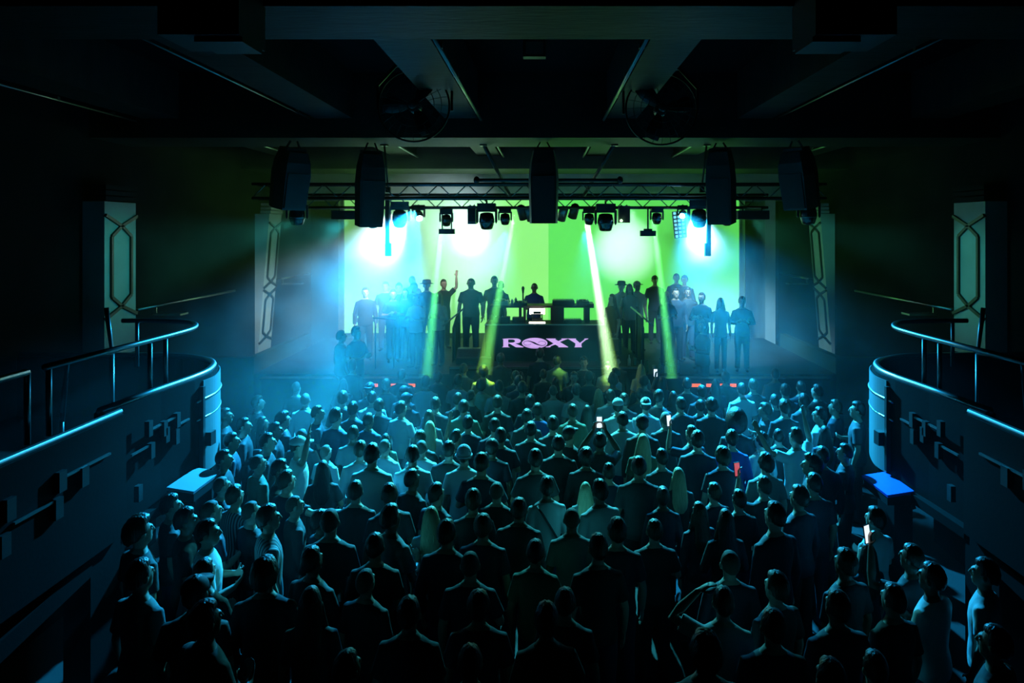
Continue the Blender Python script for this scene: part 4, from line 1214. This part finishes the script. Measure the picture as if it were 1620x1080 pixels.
PRND = random.Random(7)
NECK = Vector((0, -.005, 1.50))
def person(label, x, y, z, h, hair, top, yaw, pose, fem=None, long_sleeve=None, skin=None, tilt=0.0, strap=False, group='people of the crowd', haircol=None, shirt_mat=None, stout=1.0):
    fem = hair in 'lyu' if fem is None else fem
    body = BODY[pose]
    p = bpy.data.objects.new('person', body)
    C.objects.link(p)
    p.material_slots[0].link = 'OBJECT'
    p.material_slots[0].material = SKINS[skin if skin is not None else PRND.choice((0, 0, 0, 1, 1, 2))]
    p.location = (x, y, z)
    p.rotation_euler = (tilt, 0, R(yaw + PRND.uniform(-9, 9)))
    s = h / 1.77
    wd = (0.88 if fem else 1.0) * PRND.uniform(.96, 1.05) * stout
    p.scale = (s * wd, s * (0.93 if fem else 1.0) * stout, s)
    tag(p, label, 'person', group)
    ls = long_sleeve if long_sleeve is not None else (PRND.random() < .22)
    put('shirt', SHIRT[(pose, ls)], p, shirt_mat or PRND.choice(SHIRTS[top]))
    put('trousers', TROUS, p, PRND.choice(TROUSERS))
    hm = HAIRM[haircol] if haircol else PRND.choice((HAIRM['dark'], HAIRM['dark'], HAIRM['brown']))
    if hair == 's': put('hair', HAIR[PRND.choice(('s', 's', 's2'))], p, hm)
    elif hair == 'b': put('hair', HAIR['b'], p, HAIRM['buzz'])
    elif hair == 'k': put('hair', HAIR['k'], p, hm)
    elif hair == 'a': put('hair', HAIR['a'], p, HAIRM['dark'])
    elif hair == 'l': put('hair', HAIR['l'], p, hm)
    elif hair == 'y': put('hair', HAIR['l'], p, HAIRM['blond'])
    elif hair == 'u': put('hair', HAIR['u'], p, hm)
    elif hair in 'ceh':
        put('hair', HAIR['b' if hair == 'e' else 's'], p, hm)
        put({'c': 'cap', 'e': 'beanie', 'h': 'hat'}[hair], HAIR[hair], p, CAPM['cw' if (hair == 'c' and top == 'w') else hair], None, (0, 0, PI if (hair == 'c' and PRND.random() < .3) else 0))
    if abs(yaw) > 35 or pose == 'D':
        for e in (-1, 1):
            link('eye', EYEM, p, (e * .033, .0775, 1.673))
    if strap:
        MB().tube([(-.13, -.07, 1.475), (-.06, -.135, 1.38), (.05, -.140, 1.20), (.15, -.115, 1.02)], [(.022, .006)] * 4, 8).build('bag_strap', CAPM['c'], p, True)
    return p

WORDS_HAIR = {'s': 'short hair', 'b': 'cropped hair', 'l': 'long dark hair', 'y': 'long fair hair', 'u': 'hair in a bun', 'k': 'curly hair', 'a': 'big round afro', 'c': 'a cap', 'e': 'a pale beanie', 'h': 'a brimmed hat'}
WORDS_TOP = {'w': 'pale top', 'g': 'grey top', 'd': 'dark top', 'b': 'blue top', 'r': 'striped top', 'y': 'yellow-lit top'}
WORDS_POSE = {'n': '', 'f': 'folded arms', 'F': 'one bent arm', 'p': 'phone overhead', 'q': 'phone raised', 'R': 'one arm raised', 'L': 'one arm raised', 'B': 'arms raised', 'H': 'hand on head', 'S': 'arm out', 'T': 'bag strap'}

CROWD = """
-0.1 14.17 1.91 s d 0 n
-0.9 13.9 1.851 s d 0 n
1.46 13.9 1.8 s d 180 n
0.25 13.85 1.81 s g -20 n
0.78 13.66 1.819 s d 180 n
-0.48 13.64 1.534 l d 0 n
1.24 13.44 1.765 s w 180 n
1.89 13.42 1.721 y w 0 n
-0.03 13.41 1.615 s d 0 n
-1.57 13.21 1.776 s d 0 n
-3.69 13.1 1.858 s d 0 n
0.2 13.04 1.547 l d 0 n
-1.16 12.91 1.785 k y 0 n
-2.69 12.85 1.732 s d 0 n
1.32 12.82 1.767 s w 60 n
-2.0 12.78 1.73 b d 0 n
2.2 12.77 1.624 l d 0 q
4.31 12.77 1.769 s g 0 n
-0.54 12.66 1.747 s d 0 n
0.54 12.66 1.729 s d 180 n
3.34 12.62 1.734 s d 0 n
-1.56 12.35 1.738 s w -20 n
-3.64 12.32 1.672 l d 0 f
3.06 12.24 1.686 l d 0 n
0.79 12.22 1.848 b d 0 f
-2.12 12.15 1.758 s w 0 n
-1.13 12.07 1.714 k y 0 n
-0.46 12.07 1.785 s d 0 n
-2.8 12.05 1.729 s d 0 n
1.19 11.93 1.845 s d 0 n
1.72 11.84 1.849 b d 0 n
4.43 11.82 1.74 s d 0 n
2.46 11.81 1.8 s d 0 n
3.59 11.77 1.793 s d 0 n
-0.79 11.75 1.768 s w 0 n
-4.26 11.7 1.761 b d 0 n
-2.99 11.66 1.754 c d 0 n
0.14 11.62 1.722 b w 0 n
0.91 11.57 1.668 y w 0 n
-2.37 11.5 1.735 c d -20 n
-0.38 11.46 1.814 s d 0 n
4.02 11.42 1.773 s d 0 n
3.29 11.4 1.799 s w 0 n
2.62 11.4 1.756 s d 0 n
1.58 11.35 1.731 s d 0 n
-1.22 11.31 1.702 s d -30 n
0.52 11.28 1.817 s w 0 n
2.11 11.23 1.708 l d 0 n
1.07 11.17 1.747 s w 0 n
4.45 11.16 1.831 s d 30 n
-2.8 11.06 1.742 s w 0 n
3.72 11.06 1.694 s d 0 n
-2.23 10.97 1.74 c d 0 n
-1.39 10.89 1.761 s d 0 n
1.82 10.88 1.802 s d -30 n
-3.79 10.81 1.776 b w 0 n
-4.54 10.81 1.729 s d -70 n
2.46 10.81 1.668 s d 0 n
1.25 10.77 1.779 s d 0 n
-3.18 10.74 1.818 s d 0 n
4.07 10.74 1.786 s d 20 n
-0.23 10.68 1.772 s d 0 n
-2.59 10.66 1.714 s d 0 n
3.42 10.63 1.652 k d 60 n
-1.69 10.55 1.774 s d 0 n
0.65 10.55 1.651 l d 0 n
-0.73 10.52 1.807 s d 0 n
2.09 10.52 1.78 s d 20 n
1.54 10.42 1.796 c w 0 n
-2.18 10.37 1.747 s w -30 n
4.41 10.37 1.77 s d 40 n
-1.23 10.33 1.782 s g 0 n
-2.9 10.32 1.754 s d 0 n
-0.11 10.27 1.753 s b 0 n
2.5 10.25 1.83 s d 0 n
1.09 10.18 1.846 c w 0 n
-3.38 10.16 1.74 s d -75 n
-1.72 10.14 1.687 l d 0 n
3.56 10.14 1.828 s d 0 n
-4.19 10.13 1.593 l d -70 n
0.41 10.12 1.774 s g 0 n
-2.55 9.88 1.705 s d -20 n
-0.26 9.88 1.763 s d 0 n
4.52 9.88 1.865 s d 70 n
-3.77 9.85 1.729 k d -60 n
-4.6 9.83 1.79 s d -75 n
3.94 9.79 1.816 s w 50 n
-1.1 9.77 1.694 s d 0 n
-1.64 9.73 1.635 y w 0 n
1.71 9.67 1.786 b d 0 n
1.09 9.59 1.799 s w 0 n
-2.93 9.58 1.85 s d -30 n
0.11 9.57 1.741 s d 0 F
-2.22 9.52 1.52 l g 0 n
-4.19 9.51 1.739 s d -70 f
2.66 9.49 1.784 a d 0 n
-0.7 9.48 1.74 s d 0 n
-3.69 9.35 1.72 s d -80 n
-1.21 9.35 1.617 s d -30 L
3.2 9.35 1.628 s d 0 n
3.81 9.29 1.689 l d 0 n
-0.19 9.21 1.768 s d 0 n
-2.58 9.2 1.717 s g 0 n
1.31 9.17 1.874 c d 0 n
-1.66 9.12 1.678 s d 0 n
-3.24 9.11 1.708 b d 0 n
1.95 9.09 1.75 s d 20 q
2.86 9.03 1.672 k w 20 n
0.32 9.0 1.768 c d -30 n
-0.58 8.93 1.766 s d 0 n
-2.07 8.84 1.651 b w -30 n
-2.83 8.83 1.583 b w -20 n
-4.04 8.81 1.738 s d -75 n
2.41 8.8 1.772 s b 0 n
1.26 8.76 1.738 y g 0 n
0.7 8.7 1.77 s d 0 p
3.2 8.7 1.827 s w 20 B
-1.57 8.69 1.683 b w 0 f
0.17 8.6 1.765 s d 0 n
-3.49 8.59 1.798 s d -70 n
1.92 8.58 1.824 s d 0 n
-0.66 8.51 1.751 c d 0 n
3.71 8.44 1.713 s d 60 n
-1.18 8.39 1.761 s d 0 n
-3.02 8.37 1.823 c w -70 R
-2.25 8.33 1.781 s w 0 n
0.5 8.27 1.705 k d 0 n
2.13 8.19 1.741 k d 0 n
1.4 8.19 1.728 s d 20 n
-3.83 8.15 1.729 s d -70 n
3.3 8.12 1.778 s d 0 n
-1.56 8.05 1.813 s w 0 n
-0.95 8.01 1.823 e w 0 n
-3.36 8.0 1.726 b g -40 n
-2.6 8.0 1.655 l d 0 f
2.57 7.95 1.745 k g 0 n
0.74 7.9 1.656 s d 0 S
-0.11 7.83 1.839 s d 0 f
-1.97 7.78 1.91 s w 0 n
1.52 7.78 1.647 y d 0 n
3.0 7.69 1.817 k d 60 n
-2.97 7.67 1.768 s d -85 n
-0.71 7.63 1.861 s d 0 n
1.04 7.56 1.842 s d 0 n
0.45 7.55 1.565 y g 0 n
-1.45 7.47 1.734 s d -30 f
2.39 7.45 1.659 s d 20 q
1.84 7.43 1.595 s d 20 n
-3.51 7.42 1.678 b d -40 n
-2.77 7.33 1.766 s d -40 S
0.02 7.29 1.712 s w 0 T
-0.51 7.24 1.684 b d 0 n
2.84 7.21 1.783 s d 20 n
1.24 7.18 1.658 u d 0 n
-1.13 7.13 1.703 s d -30 n
-1.96 7.07 1.755 s d 0 n
2.0 7.04 1.675 s d 20 n
-3.19 7.03 1.719 s r -20 n
0.56 7.0 1.784 s w 20 l
-2.54 6.93 1.66 b d -60 n
-0.72 6.85 1.744 s d 0 n
1.54 6.83 1.634 l d 20 n
-1.55 6.8 1.826 s d 30 n
2.53 6.8 1.8 s d 40 n
-3.68 6.72 1.744 s d -60 n
-2.86 6.65 1.716 b d -50 n
-0.25 6.62 1.751 s d 0 n
-2.16 6.58 1.646 s d -50 n
-1.09 6.55 1.697 y g 0 n
-3.18 6.51 1.777 b d -40 n
3.11 6.43 1.735 s w 20 n
1.7 6.43 1.723 l d 0 n
0.25 6.39 1.753 b g 0 n
1.02 6.36 1.652 s d 0 n
-0.57 6.28 1.729 s d 0 n
-3.3 6.28 1.79 s d -60 n
-2.52 6.23 1.835 s r -50 n
-1.4 6.21 1.845 s g -30 n
2.06 6.12 1.91 s d 20 n
2.86 6.06 1.576 l d 20 n
0.64 6.05 1.792 s d 0 n
-1.9 6.04 1.889 b d 0 n
-2.93 5.93 1.835 s w -75 n
-0.85 5.92 1.837 s d -20 n
-0.08 5.81 1.714 s g 0 n
-3.44 5.8 1.91 k d -40 n
-1.44 5.79 1.776 s d 0 n
0.44 5.66 1.829 s d 0 n
3.04 5.66 1.743 s d 30 q
-1.89 5.55 1.773 s d -20 n
1.5 5.54 1.754 b d 0 n
2.43 5.52 1.764 s d 30 n
-0.6 5.49 1.768 b d 0 n
-2.72 5.46 1.722 s d -20 n
3.46 5.37 1.758 s w 40 n
-1.4 5.34 1.705 b d -20 n
2.97 5.24 1.793 s w 30 n
-2.12 5.18 1.852 k d 0 n
1.75 5.17 1.753 s d 30 n
-3.04 5.13 1.866 s g -30 n
0.15 5.04 1.704 s d 0 n
2.54 4.98 1.765 s d 20 n
-0.48 4.95 1.726 s d 0 n
1.29 4.94 1.765 s w 0 H
-1.68 4.91 1.784 l d 0 n
-2.5 4.88 1.871 c d 0 n
2.05 4.79 1.819 s d 20 n
-0.94 4.73 1.805 s d 0 n
0.01 4.64 1.806 s d 0 n
1.52 4.55 1.819 s d 0 n
-2.22 4.47 1.91 s d -40 n
2.9 4.4 1.797 s d 40 n
-0.47 4.29 1.737 s d 0 n
2.07 4.29 1.701 s d 0 n
-1.23 4.26 1.724 s d -30 n
1.0 4.26 1.827 k d 0 n
1.67 4.0 1.833 s d 0 n
"""
rows = []
for ln in CROWD.strip().splitlines():
    a = ln.split()
    rows.append((float(a[0]), float(a[1]), float(a[2]), a[3], a[4], int(a[5]), a[6]))
rows.sort(key=lambda r: -r[1])
band = 16
ORDN = ['first', 'second', 'third', 'fourth', 'fifth', 'sixth', 'seventh', 'eighth', 'ninth', 'tenth', 'eleventh', 'twelfth', 'thirteenth', 'fourteenth', 'fifteenth', 'sixteenth']
ROWN = ['one', 'two', 'three', 'four', 'five', 'six', 'seven', 'eight', 'nine', 'ten', 'eleven', 'twelve', 'thirteen', 'fourteen']
PHONES = []
def ordw(n):
    return '%d%s' % (n, 'th' if 10 <= n % 100 <= 20 else {1: 'st', 2: 'nd', 3: 'rd'}.get(n % 10, 'th'))
for i0 in range(0, len(rows), band):
    grp = sorted(rows[i0:i0 + band], key=lambda r: -r[0])
    for k, (x, y, h, hair, top, yaw, pose) in enumerate(grp):
        extra = WORDS_POSE.get(pose, '')
        who = 'person, %s, %s%s' % (WORDS_TOP[top], WORDS_HAIR[hair], (', ' + extra) if extra else '')
        lab = '%s, %s from blue shelf, row %s of crowd' % (who, ORDN[k], ROWN[i0 // band])
        strap = pose == 'T'
        ps = {'T': 'n', 'l': 'n'}.get(pose, pose)
        if ps == 'n' and PRND.random() < .3: ps = PRND.choice('fFF')
        o = person(lab, x, y, FLOOR_Z, h - FLOOR_Z * 1.07, hair, top, yaw, ps, strap=strap, tilt=0.0)
        if ps in 'pq':
            PHONES.append((o, ps))

# guests and staff on the stage: px, top of head, level, height
STAGE = [
    (610, 447, 1.35, 1.70, 's', 'd', 180, 'n', 'guest with short hair near the wall end of the stage wing, pale-shelf side'),
    (622, 459, 1.35, 1.64, 's', 'd', 200, 'f', 'guest with folded arms behind the thin wing rail'),
    (641, 457, 1.35, 1.66, 'l', 'd', 170, 'n', 'long-haired guest in dark clothes behind the thin wing rail'),
    (655, 448, 1.35, 1.72, 's', 'd', 180, 'n', 'tall guest behind the pair in pale tops on the wing'),
    (652, 438, 1.35, 1.76, 's', 'g', 180, 'n', 'hindmost guest against the green screen, pale-shelf wing'),
    (658, 466, 1.35, 1.60, 's', 'w', 150, 'f', 'guest in pale top with crossed arms on the pale-shelf wing'),
    (675, 445, 1.35, 1.74, 'h', 'd', 190, 'n', 'guest in a brimmed hat beside the green shaft, pale-shelf wing'),
    (694, 463, 1.35, 1.62, 'y', 'w', 160, 'f', 'fair-haired guest in pale top in the green shaft of smoke'),
    (702, 443, 1.35, 1.74, 's', 'd', 210, 'L', 'guest waving a hand beside the green shaft, pale-shelf wing'),
    (631, 449, 1.35, 1.68, 's', 'd', 180, 'n', 'guest hidden in blue smoke between the long-haired guest and the wall end'),
    (578, 456, 1.35, 1.66, 's', 'd', 200, 'n', 'dim guest in thick blue smoke at the end of the wing'),
    (564, 518, 0.70, 1.74, 's', 'd', -120, 'f', 'guest on the low stage step in blue smoke, pale-shelf side'),
    (540, 524, 0.70, 1.66, 's', 'd', -60, 'n', 'second guest on the low step, next to the barrier end'),
    (745, 441, 1.50, 1.72, 'b', 'd', 180, 'n', 'stout man in black T-shirt standing beside the DJ table'),
    (782, 438, 1.50, 1.74, 's', 'd', 180, 'n', 'man in black T-shirt standing right behind the DJ table end'),
    (792, 446, 1.50, 1.60, 's', 'g', 160, 'f', 'person in green light half hidden behind the man in black'),
    (968, 466, 1.35, 1.60, 'l', 'd', 120, 'n', 'long-haired woman standing by the black box speaker'),
    (983, 447, 1.35, 1.70, 'h', 'w', 150, 'n', 'guest in a brimmed hat beside the long-haired woman'),
    (996, 450, 1.35, 1.68, 'l', 'g', 180, 'n', 'guest with long hair between the two hat wearers'),
    (1008, 446, 1.35, 1.72, 'c', 'w', 200, 'n', 'guest in a cap over the stair guard, blue-shelf wing'),
    (1036, 437, 1.35, 1.78, 'c', 'd', 180, 'n', 'tall guest in a cap at the green shaft, blue-shelf wing'),
    (1055, 462, 1.35, 1.64, 'y', 'd', 200, 'f', 'fair-haired guest lit yellow beside the green shaft'),
    (1069, 457, 1.35, 1.66, 's', 'd', 180, 'n', 'dim guest next to the fair-haired guest, blue-shelf wing'),
    (1088, 456, 1.35, 1.66, 's', 'd', 190, 'n', 'dim guest in blue smoke under the hanging pole'),
    (1110, 464, 1.35, 1.64, 's', 'd', 150, 'f', 'guest raising a glass hand in blue smoke, blue-shelf wing'),
    (1140, 472, 1.35, 1.56, 'y', 'g', 170, 'n', 'fair long-haired guest fading into blue smoke'),
    (1174, 470, 1.35, 1.58, 's', 'd', 160, 'f', 'outermost guest on the blue-shelf wing, barely lit'),
    (1112, 508, 0.70, 1.76, 's', 'd', 110, 'f', 'man on the low step looking at his hands, blue-shelf side'),
    (1070, 434, 1.35, 1.80, 's', 'd', 180, 'n', 'tall dark guest in front of the bright smoke, blue-shelf wing'),
    (1083, 437, 1.35, 1.78, 's', 'd', 170, 'n', 'tall dark guest behind the others under the hanging pole'),
]
for (px, yt, L, h, hair, top, yaw, pose, lab) in STAGE:
    d = (4.35 - L - h) * 1080 / (yt - 365)
    x = (px - 862) / 1080 * d
    person(lab, x, d, L, h, hair, top, yaw, pose, group='people on the stage', stout=1.16 if 'stout' in lab else 1.0, long_sleeve=False if 'T-shirt' in lab else None)
dj = person('DJ in dark blue top leaning over the lit laptop stand', -0.28, 16.12, 1.5, 1.60, 'b', 'b', 180, 'D', group='people on the stage', long_sleeve=False, skin=1, tilt=R(7), haircol='dark')
gl = MB()
for s in (-1, 1):
    gl.tube([(s * .034 + .026 * math.cos(2 * PI * k / 14), .098, 1.668 + .020 * math.sin(2 * PI * k / 14)) for k in range(14)], .004, 5, True)
    gl.bar((s * .06, .096, 1.67), (s * .082, .0, 1.668), .006)
gl.bar((-.01, .10, 1.672), (.01, .10, 1.672), .006)
gl.build('glasses', M['black_plastic'], dj)

# phones held up
for i, (o, ps) in enumerate(PHONES):
    bpy.context.view_layer.update()
    loc = o.matrix_world @ (Vector((0.0, .335, 1.845)) if ps == 'p' else Vector((-.155, .345, 1.80)))
    scr = ('screen_white', 'screen_white', 'screen_white', 'screen_red', 'screen_white', 'screen_white')[i % 6]
    where = ('nearest the stage', 'held in both hands mid crowd', 'held beside a cropped head', 'with a red screen, near the blue shelf side', 'glowing beside the blue shelf', 'in the dark back rows')[i % 6]
    t = thing('phone', 'lit phone held up in the crowd, ' + ('row of ' if False else '') + where.replace('nearest', 'closest to'), 'phone', loc, (R(-8), 0, o.rotation_euler.z), 'phones held up in the crowd')
    MB().box((0, 0, 0), (.076, .009, .155)).build('case', M['phone'], t)
    MB().box((0, -.0055, 0), (.068, .002, .140)).build('screen', M[scr], t)
